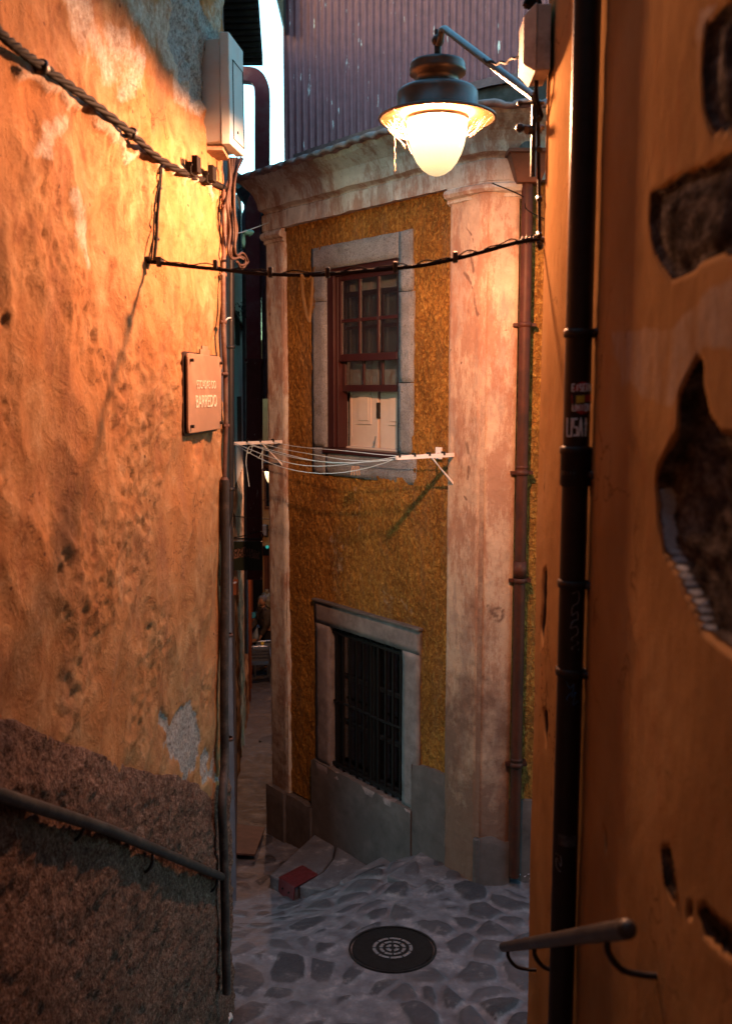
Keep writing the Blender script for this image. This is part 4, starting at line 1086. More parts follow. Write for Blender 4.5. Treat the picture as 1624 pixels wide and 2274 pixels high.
# ------------------------------------------------------------------ LEFT WALL FITTINGS
def lh(u,v,d=.03): 
    p=LW.hit(u,v,d);p.x+=LEAN*p.z;r=ray(u,v)
    # re-project so that the leaning wall point still lies on the same sight line
    t=0
    for _ in range(6):
        # wall x at this y,z
        a=(Vector((p.x-LEAN*p.z,p.y,0))-LW.C).dot(LW.n)-d
        p=p-r*(a/(r.x))*.9
    return p
bx=thing('electrical_box','tall pale grey electrical cabinet high on the left wall corner','electrical box',tuple(lh(500,330)))
zb0=lh(478,348,.06).z
a0_=-.04
p1=LW.hit(448,320,.0);aL=(p1-LW.C).dot(LW.e)
# front: the cabinet stands off the wall toward the alley; its broad side faces the camera
zT=LW.hit(512,150,.1).z;zB_=LW.hit(500,318,.1).z
yb=LW.P(.22,0).y
def cab(u,v,Y): return at_Y(u,v,Y)
Yn=5.42;Yf=5.72
pA=cab(447,320,Yn);pB=cab(512,333,Yn);pC=cab(543,350,Yf);zt1=cab(447,95,Yn).z;zt2=cab(512,85,Yn).z
zl=min(pA.z,pB.z)+.045
q=MB()
xA,xB=pA.x,pB.x
xC=pC.x
zt=zt2+.035
print('cab',xA,xB,xC,zl,zt)
q.hexa([(xA,Yn+.03,zl),(xB-.05,Yn,zl),(xC-.05,Yf,zl),(xA-.02,Yf+.05,zl),(xA,Yn+.03,zt-.03),(xB-.05,Yn,zt-.03),(xC-.05,Yf,zt-.03),(xA-.02,Yf+.05,zt-.03)])
obj('cabinet_body',q,M['box'],bx,bevel=.006)
q=MB();q.hexa([(xB-.05,Yn-.003,zl-.012),(xB,Yn-.003,zl-.012),(xC,Yf,zl-.012),(xC-.05,Yf+.003,zl-.012),(xB-.05,Yn-.003,zt),(xB,Yn-.003,zt),(xC,Yf,zt),(xC-.05,Yf+.003,zt)])
obj('cabinet_door',q,M['box'],bx,bevel=.006)
q=MB();dx=Vector((xC-xB,Yf-Yn,0));nn=Vector((dx.y,-dx.x,0)).normalized()
def dpt(f,z,o=.003): return Vector((xB,Yn,z))+dx*f+nn*o
q.tube([dpt(.2,zt-.12),dpt(.2,zt-.52),dpt(.95,zt-.52)],.0022,4);q.tube([dpt(.2,zt-.12),dpt(.9,zt-.12),dpt(.95,zt-.52)],.0022,4)
q.tube([dpt(.5,zl+.08,-.003),dpt(.5,zl+.08,.004)],.008,8)
obj('door_outline',q,M['cable'],bx)
q=MB();q.box(xA+.01,xB-.05,Yn+.06,Yf,zl-.03,zl-.002);obj('timber_base',q,M['wood'],bx)
# main twisted cable
q=MB();path=[(-420,-330),(-180,-80),(-60,60),(0,112),(70,160),(160,222),(250,290),(320,350),(392,388),(430,400),(455,408),(472,418)]
cp=smooth_path([lh(u,v,.045 if u<380 else .03) for u,v in path],14)
tc=thing('twisted_cable','thick twisted black cable sagging diagonally across the left wall','cable',tuple(cp[-1]))
for k in range(3):
    tw=[]
    for i,p in enumerate(cp):
        an=i*.55+k*2.094;tw.append(p+Vector((.35,0,1)).normalized()*math.sin(an)*.0082+LW.n*math.cos(an)*.0082)
    obj('strand',MB().tube(tw,.0085,8),M['cable'],tc)
for u,v in ((48,148),(257,296)):
    q=MB();p=lh(u,v,.04);q.lathe([(.021,-.016),(.026,-.012),(.026,.012),(.021,.016)],p,12,axis=(0,-.75,.55));q.tube([p+Vector((0,-.01,-.01)),lh(u-36,v+6,-.02)],.010,8);q.blob(lh(u-34,v+6,.0),(.015,.02,.015),2,.2,3,6)
    obj('cable_clamp',q,M['iron'],tc)
def connector(u,v):
    q=MB();p=lh(u,v,.055);e=LW.e
    for k in (-1,0,1): q.prism([p+e*(k*.024+.010)+Vector((0,0,-.035)),p+e*(k*.024-.010)+Vector((0,0,-.035)),p+e*(k*.024-.010)+Vector((0,0,.045)),p+e*(k*.024+.010)+Vector((0,0,.045))],LW.n*.03)
    q.prism([p+e*.04+Vector((0,0,-.045)),p-e*.04+Vector((0,0,-.045)),p-e*.04+Vector((0,0,.015)),p+e*.04+Vector((0,0,.015))],LW.n*-.03)
    q.tube([p+e*.05,p-e*.05],.008,6);return q
for u,v in ((400,368),(437,388)): obj('connector',connector(u,v),M['cable'],tc,bevel=.003)
# branch wires down to the span anchor
bw=thing('branch_wire','pair of thin clipped wires dropping from the twisted cable to the span anchor','cable',tuple(lh(315,580)))
for off,r in ((0,.0075),(-7,.004)):
    ps=[lh(u+off*(.3 if u>322 else 1),v,.018) for u,v in ((324,352),(326,375),(325,400),(322,440),(319,480),(318,520),(315,560),(313,582))]
    obj('wire',MB().tube(smooth_path(ps,5),r,7),M['cable'],bw)
for u,v in ((322,415),(317,528)):
    p=lh(u,v,.01);obj('clip',MB().tube([p-LW.e*.028,p+LW.e*.028],.009,7),M['iron'],bw)
# vertical conduit
cdp=[(470,425),(473,500),(472,600),(473,705),(476,770),(480,830),(482,900),(483,945),(482,1000),(481,1070)]
cd=thing('conduit','rusty clipped conduit running the full height of the left wall corner','conduit',tuple(lh(500,2200,.03)))
obj('conduit_pipe',MB().tube(smooth_path([lh(u,v,.035) for u,v in cdp],5),.0135,12),M['conduit'],cd)
low=[(482,1065),(484,1200),(486,1400),(487,1560),(490,1700)]
pts=[lh(u,v,.05) for u,v in low]
low2=[LW.hit(u,v,.10) for u,v in ((493,1790),(497,1900),(500,2050),(503,2205))]
obj('lower_sleeve',MB().tube(smooth_path(pts+low2,4),.026,16),M['conduit_low'],cd)
obj('sleeve_collar',MB().lathe([(.0135,-.03),(.030,-.03),(.031,.015),(.027,.03),(.016,.05)],lh(481,1078,.045),16),M['conduit'],cd)
for u,v in ((474,425),(473,460),(473,610),(474,715),(479,830),(484,945),(487,1410),(492,1640)):
    p=lh(u,v,.035);q=MB();q.lathe([(.015,-.010),(.019,-.009),(.019,.009),(.015,.010)],p,12);q.tube([p-LW.e*.038,p+LW.e*.042],.006,6);q.blob(p+LW.e*.036,(.008,.01,.010),3,.2,2,6)
    if v>1100: q.lathe([(.027,-.010),(.030,-.009),(.030,.009),(.027,.010)],p+LW.n*.015,14)
    obj('clip',q,M['conduit'],cd)
obj('thin_wire',MB().tube(smooth_path([lh(u,v,.012) for u,v in ((468,425),(464,520),(470,640),(466,720),(469,830),(474,930),(478,1000),(471,1080),(470,1180),(474,1300))],5),.0032,6),M['cable'],cd)
# bundle of brown cables under the cabinet ending in a tied coil
cb=thing('cable_bundle','loose bundle of brown cables hanging from the grey cabinet into a tied coil','cable',tuple(lh(505,585,.05)))
tops=[(481,352),(488,352),(494,350),(499,350),(503,352),(508,350)]
rnd=random.Random(3)
for k,(u,v) in enumerate(tops):
    w=k-2.5
    ps=[(u,v),(490+w*2.2,400),(486+w*3.4,450),(492+w*4.0-(4 if k%2 else -4),510),(490+w*3.2,555),(497+w*2.5,570-w*1.5),(512+w*1.2,566-w*2),(523+w,574),(524+w,586-w),(512,592-w*1.5),(503,580)]
    obj('cable',MB().tube(smooth_path([lh(a,b,.05+.012*abs(w)) for a,b in ps],6),.0072,8),M['cable2'],cb)
q=MB().tube(smooth_path([lh(a,b,.03) for a,b in ((512,352),(500,376),(487,395),(478,420),(476,470))],5),.0085,8);obj('cable',q,M['cable2'],cb)
for k in range(3):
    q=MB().tube(smooth_path([lh(a,b,.03) for a,b in ((484+k*4,352),(482+k*3,390),(476+k*3,410),(470,418),(458,408))],5),.006,8);obj('cable',q,M['cable2'],cb)
q=MB()
for i in range(6): p=lh(500+i*2,566+i,.07);q.tube([p+Vector((-.02,0,.012)),p+Vector((.02,.01,-.012))],.0045,6)
obj('tie',q,M['cable2'],cb)
# street sign
def sgn(a,z,d): return LW.P(a,z,d)+Vector((LEAN*z,0,0))
def saz(u,v,d=.03):
    p=lh(u,v,d);q=Vector((p.x-LEAN*p.z,p.y,0));return (q-LW.C).dot(LW.e),p.z
aL_,zTL=saz(386,785);aR_,zTR=saz(463,790);_,zBL=saz(388,965);_,zBR=saz(463,950)
print('sign',aL_,aR_,zTL,zTR,zBL,zBR)
zt=(zTL+zTR)/2;zb_=(zBL+zBR)/2
ss=thing('street_name_sign','brown enamel street name sign reading ESCADAS DO BARREDO on the left wall','street sign',tuple(sgn((aL_+aR_)/2,zb_,.03)))
def rrect(a0,a1,z0,z1,r,d,tabs=False):
    P=[]
    for (ca,cz,s0_) in ((a0-r,z1-r,0),(a1+r,z1-r,1),(a1+r,z0+r,2),(a0-r,z0+r,3)):
        for k in range(5):
            an=math.pi/2*(s0_+k/4);P.append((ca+r*math.cos(an),cz+r*math.sin(an)))
    return [sgn(a,z,d) for a,z in P]
q=MB().prism(rrect(aL_,aR_,zb_,zt,.03,.035),LW.n*.012);obj('plate',q,M['sign'],ss,bevel=.003)
am=(aL_+aR_)/2;wd=aL_-aR_
q=MB()
q.prism([sgn(am-.09,zt-.003,.037),sgn(am+.09,zt-.003,.037),sgn(am+.09,zt+.028,.037),sgn(am-.09,zt+.028,.037)],LW.n*.008)
q.prism([sgn(am-.055,zt+.028,.037),sgn(am+.055,zt+.028,.037),sgn(am+.055,zt+.046,.037),sgn(am-.055,zt+.046,.037)],LW.n*.008)
obj('crest_tab',q,M['sign'],ss)
q=MB().prism(rrect(aL_+.012,aR_-.012,zb_-.012,zt+.008,.035,.012),LW.n*.012);obj('backing_plate',q,M['cable2'],ss)
for a,z in ((aL_-.035,zt-.035),(aR_+.03,zt-.035),(aL_-.035,zb_+.035),(aR_+.03,zb_+.035)):
    obj('bolt',MB().tube([sgn(a,z,.045),sgn(a,z,.065)],.009,10),M['iron'],ss)
xd=-LW.e
zs1=saz(425,853)[1];zs2=saz(427,890)[1]
# text baseline: the letters are seen strongly foreshortened
text('lettering','ESCADAS DO',.062,M['letter'],ss,sgn(am-.01,zs1-.022,.049),xd,(0,0,1),.001,1.0,bold=-.0006)
text('lettering','BARREDO',.092,M['letter'],ss,sgn(am-.01,zs2-.032,.049),xd,(0,0,1),.001,1.0,bold=0)
# ------------------------------------------------------------------ CABLE SPANNING THE ALLEY
A_=lh(315,580,.03);B_=at_Y(1198,532,4.08)
sp=thing('overhead_cable','black cable strung across the alley with tied thin wire','cable',tuple(A_))
upts=[(315,580),(350,583),(420,591),(520,601),(600,608),(700,610),(800,602),(870,596),(940,588),(1010,574),(1080,556),(1150,537),(1200,530)]
def spanpt(u,v): 
    # the cable hangs in the vertical plane through both anchors
    r=ray(u,v);n=Vector((-(B_.y-A_.y),(B_.x-A_.x),0));t=(A_-EYE).dot(n)/r.dot(n);return EYE+r*t
ps=smooth_path([spanpt(u,v) for u,v in upts],8);ps[0]=A_;ps[-1]=B_
obj('cable',MB().tube(ps,.0085,10),M['cable'],sp)
th=[p+Vector((0,0,.012+.010*math.sin(i*.9)*math.sin(i*.23))) for i,p in enumerate(ps)]
obj('thin_wire',MB().tube(th,.0028,6),M['cable'],sp)
for u,v in ((353,583),(600,606),(727,607),(877,595),(1010,573),(478,590)):
    p=spanpt(u,v);q=MB();q.box(p.x-.010,p.x+.010,p.y-.015,p.y+.015,p.z-.018,p.z+.026);obj('cable_clip',q,M['iron'],sp,bevel=.004)
q=MB()
for k in range(5): 
    p=spanpt(1155+k*9,536-k*1.2);q.tube([p+Vector((-.012,0,-.012)),p+Vector((.012,.004,.02))],.004,6)
q.tube([B_,B_-RW.n*.05],.012,8);q.blob(B_+Vector((0,0,-.02)),(.015,.02,.02),4,.5,4,7)
obj('anchor',q,M['iron'],sp);q=MB()
q.tube([A_+Vector((-.02,0,.012)),A_-LW.n*.06+Vector((0,-.01,.012))],.011,8);q.box(A_.x-.004,A_.x+.03,A_.y-.02,A_.y+.05,A_.z+.004,A_.z+.018)
obj('anchor',q,M['iron'],sp)
# ribbon over the cable
p0=spanpt(667,609);p1=spanpt(690,609);q=MB()
def strip(mb,pts,w,th=.0015):
    pts=[Vector(p) for p in pts];dz=Vector((w,0.3*w,0))
    for a,b in zip(pts,pts[1:]):
        mb.hexa([a,a+dz,a+dz+Vector((0,th,0)),a+Vector((0,th,0)),b,b+dz,b+dz+Vector((0,th,0)),b+Vector((0,th,0))])
Yr=p0.y-.012
rp=[at_Y(u,v,Yr) for u,v in ((667,608),(667,625),(669,650),(673,675),(678,700),(684,715))];rp2=[at_Y(u,v,Yr+.02) for u,v in ((691,607),(690,640),(689,665),(687,690),(684,715))]
strip(q,rp,.010);strip(q,rp2,.010);strip(q,[at_Y(u,v,Yr-.008) for u,v in ((667,608),(673,618),(680,620),(687,615),(690,607))],.009)
tag(obj('ribbon',q,M['ribbon']),'yellow ribbon loop hanging from the cable beside the upper window','ribbon')
# thin wire from capital to drainpipe
q=MB().tube(smooth_path([FR.P(.0+.02,5.40,.10),FR.P(.25,5.30,.11),FR.P(sp_,5.20,.125),FR.P(sp_+.3,5.07,.12)],6),.0045,6)
tag(obj('stay_wire',q,M['cable']),'thin wire slung from the corner capital across the slim drainpipe','wire')
# ------------------------------------------------------------------ CLOTHESLINE
cl=thing('clothesline','white wall-mounted clothesline with slack lines under the upper window','clothesline',tuple(FAC.P(1.5,3.4)))
def rack(s,zt,label_,side):
    """arm sticks out from the wall along n; diagonal brace underneath"""
    t=obj('rack_arm',MB().hexa([FAC.P(s-.012,zt-.03,.02),FAC.P(s+.012,zt-.03,.02),FAC.P(s+.012,zt-.03,ARM),FAC.P(s-.012,zt-.03,ARM),FAC.P(s-.012,zt,.02),FAC.P(s+.012,zt,.02),FAC.P(s+.012,zt,ARM),FAC.P(s-.012,zt,ARM)]),M['white'],cl)
    q=MB();
    q.hexa([FAC.P(s-.009,zt-.27,.03),FAC.P(s+.009,zt-.27,.03),FAC.P(s+.009,zt-.03,.26),FAC.P(s-.009,zt-.03,.26),FAC.P(s-.009,zt-.24,.03),FAC.P(s+.009,zt-.24,.03),FAC.P(s+.009,zt-.02,.285),FAC.P(s-.009,zt-.02,.285)])
    q.hexa([FAC.P(s-.01+side*.20,zt-.028,.03),FAC.P(s+.01+side*.20,zt-.028,.03),FAC.P(s+.01,zt-.028,.22),FAC.P(s-.01,zt-.028,.22),FAC.P(s-.01+side*.20,zt-.006,.03),FAC.P(s+.01+side*.20,zt-.006,.03),FAC.P(s+.01,zt-.006,.22),FAC.P(s-.01,zt-.006,.22)])
    obj('rack_brace',q,M['white'],t)
    q=MB()
    for a,z in ((s,zt),(s,zt-.25),(s+side*.20,zt)): q.pbox(FAC,a-.03,a+.03,z-.06,z+.03,.0,.055 if a==s else .05)
    q2=MB()
    for a,z in ((s,zt),(s,zt-.25),(s+side*.20,zt)):
        obj('wall_plate',MB().pbox(FAC,a-.035,a+.035,z-.06,z+.035,.010,.022),M['white'],t)
    for k in range(4): obj('line_hook',MB().pbox(FAC,s-.016,s+.016,zt-.012,zt+.016,ARM-.03-k*.15,ARM-.012-k*.15),M['iron'],t)
    return t
ARM=.62
# arm tip positions from the picture
sR=FAC.az(1016,1003,.02);sLr=FAC.az(633,978,.02)
print('rack',sR,sLr, FAC.az(885,1020,.5),FAC.az(515,990,.5))
zr=3.40
rack(.30,zr,'',1);rack(2.79,zr,'',1)
for k in range(4):
    d=ARM-.02-k*.15;n=14;pts=[]
    sag=(.17,.14,.12,.06)[k]
    for i in range(n+1):
        f=i/n;pts.append(FAC.P(.30+2.49*f,zr-.005-sag*4*f*(1-f)*(.8+.0*k)+.01*math.sin(f*9+k),d))
    obj('line',MB().tube(pts,.0034,6),M['line'],cl)
for k,(d,sag) in enumerate(((ARM-.035,.20),(ARM-.16,.11))):
    pts=[FAC.P(.30+2.49*i/14,zr-.01-sag*4*(i/14)*(1-i/14),d) for i in range(15)];obj('line',MB().tube(pts,.0034,6),M['line'],cl)
tp=FAC.P(2.79,zr-.03,ARM-.05)
q=MB().tube(smooth_path([at_Y(u,v,tp.y+.05) for u,v in ((566,990),(553,992),(548,1005),(546,1030),(549,1050),(553,1080))],5),.0042,6)
q.tube(smooth_path([at_Y(u,v,tp.y+.05) for u,v in ((560,990),(557,1002),(551,1006),(549,1002))],5),.004,6)
q.tube(smooth_path([at_Y(u,v,tp.y+.25) for u,v in ((578,985),(583,998),(582,1012),(582,1040))],5),.0042,6)
q.tube(smooth_path([at_Y(u,v,tp.y+.25) for u,v in ((583,1000),(578,1010),(573,1018))],5),.004,6)
obj('loose_rope_end',q,M['line'],cl)
def peg(u,v,lab,an):
    p=None
    Yp=FAC.P(1.5,0,ARM-.05).y
    p=at_Y(u,v,Yp);t=thing('clothes_peg',lab,'clothes peg',tuple(p),'wooden pegs on the clothesline')
    for s in (-1,1):
        a=p+Vector((s*.008,0,.035));b=p+Vector((s*.012+an,0,-.045));q=MB();w=.005
        q.hexa([a+Vector((-w,-.006,0)),a+Vector((w,-.006,0)),a+Vector((w,.006,0)),a+Vector((-w,.006,0)),b+Vector((-w,-.006,0)),b+Vector((w,-.006,0)),b+Vector((w,.006,0)),b+Vector((-w,.006,0))]);obj('peg_half',q,M['wood'],t)
    obj('spring',MB().tube([p+Vector((-.012,0,0)),p+Vector((.012,0,0))],.004,6),M['iron'],t)
peg(784,1043,'left wooden peg of the pair hanging on the clothesline',-.006)
peg(793,1043,'right wooden peg of the pair hanging on the clothesline',.008)
# ------------------------------------------------------------------ ON THE GROUND
def lgz(p): return gz(p[0],p[1])
mh=thing('manhole_cover','round cast iron manhole cover with concentric ring pattern set in the landing','manhole cover',(MHC.x,MHC.y,-.02))
MT=Vector((0,.035,1)).normalized();mc=Vector((MHC.x,MHC.y,-.022))
obj('rim',MB().lathe([(.296,-.03),(.296,.004),(.310,.004),(.311,-.03)],mc,48,axis=MT,smooth=False),M['iron'],mh)
obj('cover_plate',MB().lathe([(.0005,.0),(.285,.0),(.287,-.006),(.290,-.03)],mc,64,axis=MT,smooth=False),M['manhole'],mh)
ux=MT.cross(Vector((0,1,0))).normalized();uy=MT.cross(ux)
def ringseg(mb,r0,r1,a0,a1,h,n=6):
    P=[];
    for k in range(n+1):
        a=a0+(a1-a0)*k/n
        for r in (r0,r1): P.append(mc+ux*r*math.cos(a)+uy*r*math.sin(a)+MT*h)
    mb.add(P,[(2*k,2*k+1,2*k+3,2*k+2) for k in range(n)])
q=MB()
for r0,r1,n,g_ in ((.118,.142,9,.12),(.070,.094,8,.16),(.022,.050,4,.3)):
    for k in range(n): ringseg(q,r0,r1,2*math.pi*(k+g_/2)/n,2*math.pi*(k+1-g_/2)/n,.0035)
obj('pattern_inlay',q,M['manhole_l'],mh)
q=MB()
for r0,r1 in ((.16,.166),(.20,.205),(.24,.245),(.275,.281)):
    for k in range(40):
        ringseg(q,r0,r1,2*math.pi*k/40,2*math.pi*(k+.8)/40,.003,2)
obj('raised_ring',q,M['manhole'],mh)
# red metal plate over the step corner
zt=-.462
tq=[at_Z(u,v,zt) for u,v in ((619,1947),(671,1920),(706,1941),(654,1970))]
rs=thing('step_plate','dark red checker plate bolted over the corner of a stone step','step plate',tuple(tq[3]))
nrm=(tq[0]-tq[3]).cross(Vector((0,0,1))).normalized()
obj('top_plate',MB().prism([p-Vector((0,0,.012)) for p in tq],(0,0,.012)),M['redstep'],rs,bevel=.003)
a,b=tq[0],tq[3]
down=Vector((0,0,-.155));out=(a-tq[1]);out.z=0;out.normalize()
q=MB().prism([a+out*.002,b+out*.002,b+down*.92+out*.012-(b-a)*.06,b+down+out*.012-(b-a)*.16,a+down*.95+out*.012+(b-a)*.12,a+down*.8+out*.012],out*-.012)
obj('front_flap',q,M['redstep'],rs,bevel=.003)
q=MB()
for f in (.28,.68): c=a.lerp(b,f)+down*.5+out*.014;q.tube([c-out*.004,c+out*.004],.010,12)
obj('bolt_hole',q,M['iron'],rs)
q=MB()
for i in range(9):
    for j in range(5):
        f=(i+.5)/9;g_=(j+.5)/5;c=tq[0].lerp(tq[1],f).lerp(tq[3].lerp(tq[2],f),g_)+Vector((0,0,.002));dv=Vector((.012,.006*(1 if (i+j)%2 else -1),0))
        q.tube([c-dv,c+dv],.0022,4)
obj('checker_ribs',q,M['redstep'],rs)
# stone steps beside the house
def slab(poly,zt,th,name='stone_step'):
    mb=MB().prism([(p[0],p[1],zt-th) for p in poly],(0,0,th))
    o=obj(name,mb,M['ground'],bevel=.018,attrs={'mortar':[.62]*len(mb.v),'tone':[.9]*len(mb.v)});o['kind']='structure';return o
pA_=lambda u,v,z:tuple(at_Z(u,v,z))[:2]
slab([pA_(598,1943,-.49),pA_(656,1972,-.49),pA_(714,1938,-.49),pA_(738,1906,-.49),tuple(FAC.P(2.1,0,-.1))[:2],tuple(FAC.P(2.34,0,-.1))[:2],pA_(700,1851,-.49)],-.485,.16)
slab([pA_(663,1974,-.50),pA_(744,1964,-.42),pA_(812,1922,-.46),tuple(FAC.P(1.24,0,-.1))[:2],tuple(FAC.P(2.05,0,-.1))[:2],pA_(741,1908,-.49),pA_(718,1939,-.49)],-.472,.16)
slab([pA_(752,1966,-.34),pA_(800,1985,-.25),pA_(850,1952,-.27),tuple(FAC.P(.74,0,-.1))[:2],tuple(FAC.P(1.22,0,-.1))[:2],pA_(820,1924,-.34)],-.30,.16)
slab([pA_(858,1954,-.10),pA_(925,1972,-.07),pA_(1000,1948,-.05),pA_(1004,1924,-.05),tuple(FAC.P(.30,0,-.1))[:2],tuple(FAC.P(.72,0,-.1))[:2]],-.058,.18)
# rusty sheet
rq=[at_Z(522,1832,-.72),at_Z(588,1841,-.725),at_Z(566,1901,-.635),at_Z(500,1897,-.635)]
tag(obj('metal_sheet',MB().prism(rq,(0,0,.02)),M['rust'],bevel=.003),'flat rusty metal sheet lying on the paving beyond the left wall','metal sheet')
# litter
rnd=random.Random(11)
def scrap(name,c,r,m,lab,cat,grp=None):
    q=MB();n=5;P=[Vector((c[0]+r*rnd.uniform(.5,1.1)*math.cos(k*6.283/n),c[1]+r*rnd.uniform(.5,1.1)*math.sin(k*6.283/n),c[2]+.004+rnd.uniform(0,.012))) for k in range(n)]
    q.prism(P,(0,0,.002));return tag(obj(name,q,m),lab,cat,grp)
p=at_Z(1018,1903,.0);q=MB().tube([p+Vector((-.004,.012,.022)),p+Vector((.006,-.035,.016))],.005,8);tag(obj('cigarette_end',q,M['white']),'white cigarette end on the stone landing near the house wall','cigarette end')
for i,(u,v) in enumerate(((1150,1940),(1163,1943),(1172,1938),(1182,1946),(1190,1940),(1176,1950),(1168,1936))):
    p=at_Z(u,v,.0);scrap('litter',(p.x,p.y-.04,.0),.016,M['paper'],'pale dry scrap of litter at the foot of the slim drainpipe','litter','scraps of litter under the slim drainpipe')
rk=thing('loose_stone','broken pale stone at the foot of the left wall corner','stone',tuple(at_Z(475,2255,.0)))
p=at_Z(478,2262,.03);obj('stone',MB().blob(p,(.10,.09,.055),6,.35,3,14),simple('pale_stone',(.42,.36,.34),.85,0,.25,20,.8),rk)
# ------------------------------------------------------------------ CORRUGATED UPPER BUILDING
cbx=at_Y(632,200,11.6).x
ch=thing('corrugated_building','tall maroon corrugated metal building rising behind the yellow house','building',(cbx,11.6,5.6))
q=MB();xs=[cbx+i*.0127 for i in range(0,420)];rows=[5.5,7.62,7.625,9.4]
for j,z in enumerate(rows):
    for i,x in enumerate(xs):
        y=11.6+.016*math.sin((x-cbx)*2*math.pi/.0762)-(.006 if j in (0,1) else 0)+.0
        q.v.append(Vector((x,y,z+(.01*math.sin(x*1.7)+.004*math.sin(x*9) if j in(1,2) else 0))))
W=len(xs)
for j in range(3):
    for i in range(W-1): q.f.append((j*W+i,j*W+i+1,(j+1)*W+i+1,(j+1)*W+i));q.sm.append(True)
zseam=at_Y(800,134,11.6).z;print('seam z',zseam)
for v in q.v:
    if 7<v.z<8: v.z+=zseam-7.62
obj('corrugated_wall',q,M['corr'],ch,recalc=False)
q=MB();q.box(cbx+.01,cbx+6,11.64,15,5.5,9.4);obj('side_wall',q,M['corr2'],ch)
z_e=at_Y(625,58,11.2).z
q=MB();q.hexa([(cbx-.16,11.25,z_e+.75),(cbx+.02,11.25,z_e+.05),(cbx+.02,15,z_e+.05),(cbx-.16,15,z_e+.75),(cbx-.16,11.25,z_e+.95),(cbx+.02,11.25,z_e+.95),(cbx+.02,15,z_e+.95),(cbx-.16,15,z_e+.95)])
q.box(cbx-.35,cbx+6,11.2,15.2,9.4,9.6);obj('eave',q,M['eave'],ch)
q=MB();q.tube([(cbx+.0,11.585,5.5),(cbx+.0,11.585,9.4)],.012,6);obj('edge_trim',q,M['corr2'],ch)
# ------------------------------------------------------------------ LEFT SIDE OF THE FAR ALLEY
def X(u,v,Y): return at_Y(u,v,Y).x
def V3(x,y,z=0): return Vector((x,y,z))
b1=thing('house','dark tall house beyond the left wall with a deep overhanging eave','house',(X(508,863,8.4),8.4,-.7))
w0=V3(X(505,863,8.3),8.3,-1);w1=V3(X(513,863,12.1),12.1,-1.2)
obj('wall',MB().prism([w0,w1,w1+V3(-3,0),w0+V3(-3,0)],(0,0,8.9)),simple('dusky_purple_render',(.085,.075,.09),.85,0,.2,7,.2),b1)
ze=at_Y(583,145,12.0).z
ev0=V3(X(575,0,8.9)+.0,8.9,ze);
e0=at_Y(575,0,8.9);xe1=X(583,145,12.0);xe0=xe1+.27
q=MB();q.hexa([(xe0-.62,8.6,ze),(xe0,8.6,ze),(xe1,12.0,ze),(xe1-.45,12.0,ze),(xe0-.62,8.6,ze+.16),(xe0,8.6,ze+.12),(xe1,12.0,ze+.12),(xe1-.45,12.0,ze+.16)])
for i in range(18):
    y=8.7+i*.18;f=(y-8.6)/3.4;xr=xe0+(xe1-xe0)*f
    q.tube([(xr-.45,y,ze-.02),(xr-.01,y,ze-.01)],.03,6)
obj('eave',q,M['eave'],b1)
q=MB();q.box(X(523,200,12.05)-.12,X(523,200,12.05),11.7,12.1,7.0,8.0);obj('chimney_stub',q,M['cream'],b1)
b2=thing('house','narrow pale green house over a teal lower storey in the far alley','house',(X(515,863,12.2),12.2,-1.1))
def lowX(Y): # facade x along the second house
    f=(Y-12.2)/(17-12.2);return X(513,863,12.2)+(X(541,863,17)-X(513,863,12.2))*f
zs_=at_Y(530,702,14).z
w0=V3(lowX(12.2),12.2,zs_);w1=V3(lowX(17),17,zs_)
zt_=at_Y(530,420,14.5).z
obj('upper_wall',MB().prism([w0,w1,w1+V3(-3,0),w0+V3(-3,0)],(0,0,zt_-zs_)),M['cream'],b2)
zl_=at_Y(520,1080,13).z
w0=V3(lowX(12.2)-.01,12.2,zl_);w1=V3(lowX(17)-.01,17,zl_)
obj('middle_wall',MB().prism([w0,w1,w1+V3(-3,0),w0+V3(-3,0)],(0,0,zs_-zl_-.03)),M['teal'],b2)
# rough lower wall
mb,at=sheet(path_pts([(lowX(12.2)+.0,12.2),(lowX(17)+.0,17)],.04),frange(-2.2,zl_,.04),lambda p,n,l,z:(noise.noise(p*3)*.04+noise.fractal(p*9,.9,2,3)*.015,{}))
obj('lower_wall',mb,M['oldwall'],b2)
q=MB().prism([V3(lowX(12.2)-.04,12.2,-2.2),V3(lowX(17)-.04,17,-2.2),V3(lowX(17)-3,17,-2.2),V3(lowX(12.2)-3,12.2,-2.2)],(0,0,zl_+2.2));obj('lower_masonry',q,M['oldwall'],b2)
q=MB();
q.prism([V3(lowX(12.2),12.2,zs_-.03),V3(lowX(17),17,zs_-.03),V3(lowX(17)+.04,17,zs_-.03),V3(lowX(12.2)+.04,12.2,zs_-.03)],(0,0,.03));obj('string_course',q,M['eave'],b2)
for (u,v0,v1,Y) in ((538,462,585,15.5),(529,690,765,14.2),(531,880,985,14.4)):
    zz0=at_Y(u,v1,Y).z;zz1=at_Y(u,v0,Y).z;q=MB();q.box(lowX(Y)-.02,lowX(Y)+.014,Y-.25,Y+.25,zz0,zz1);obj('window',q,M['black'],b2)
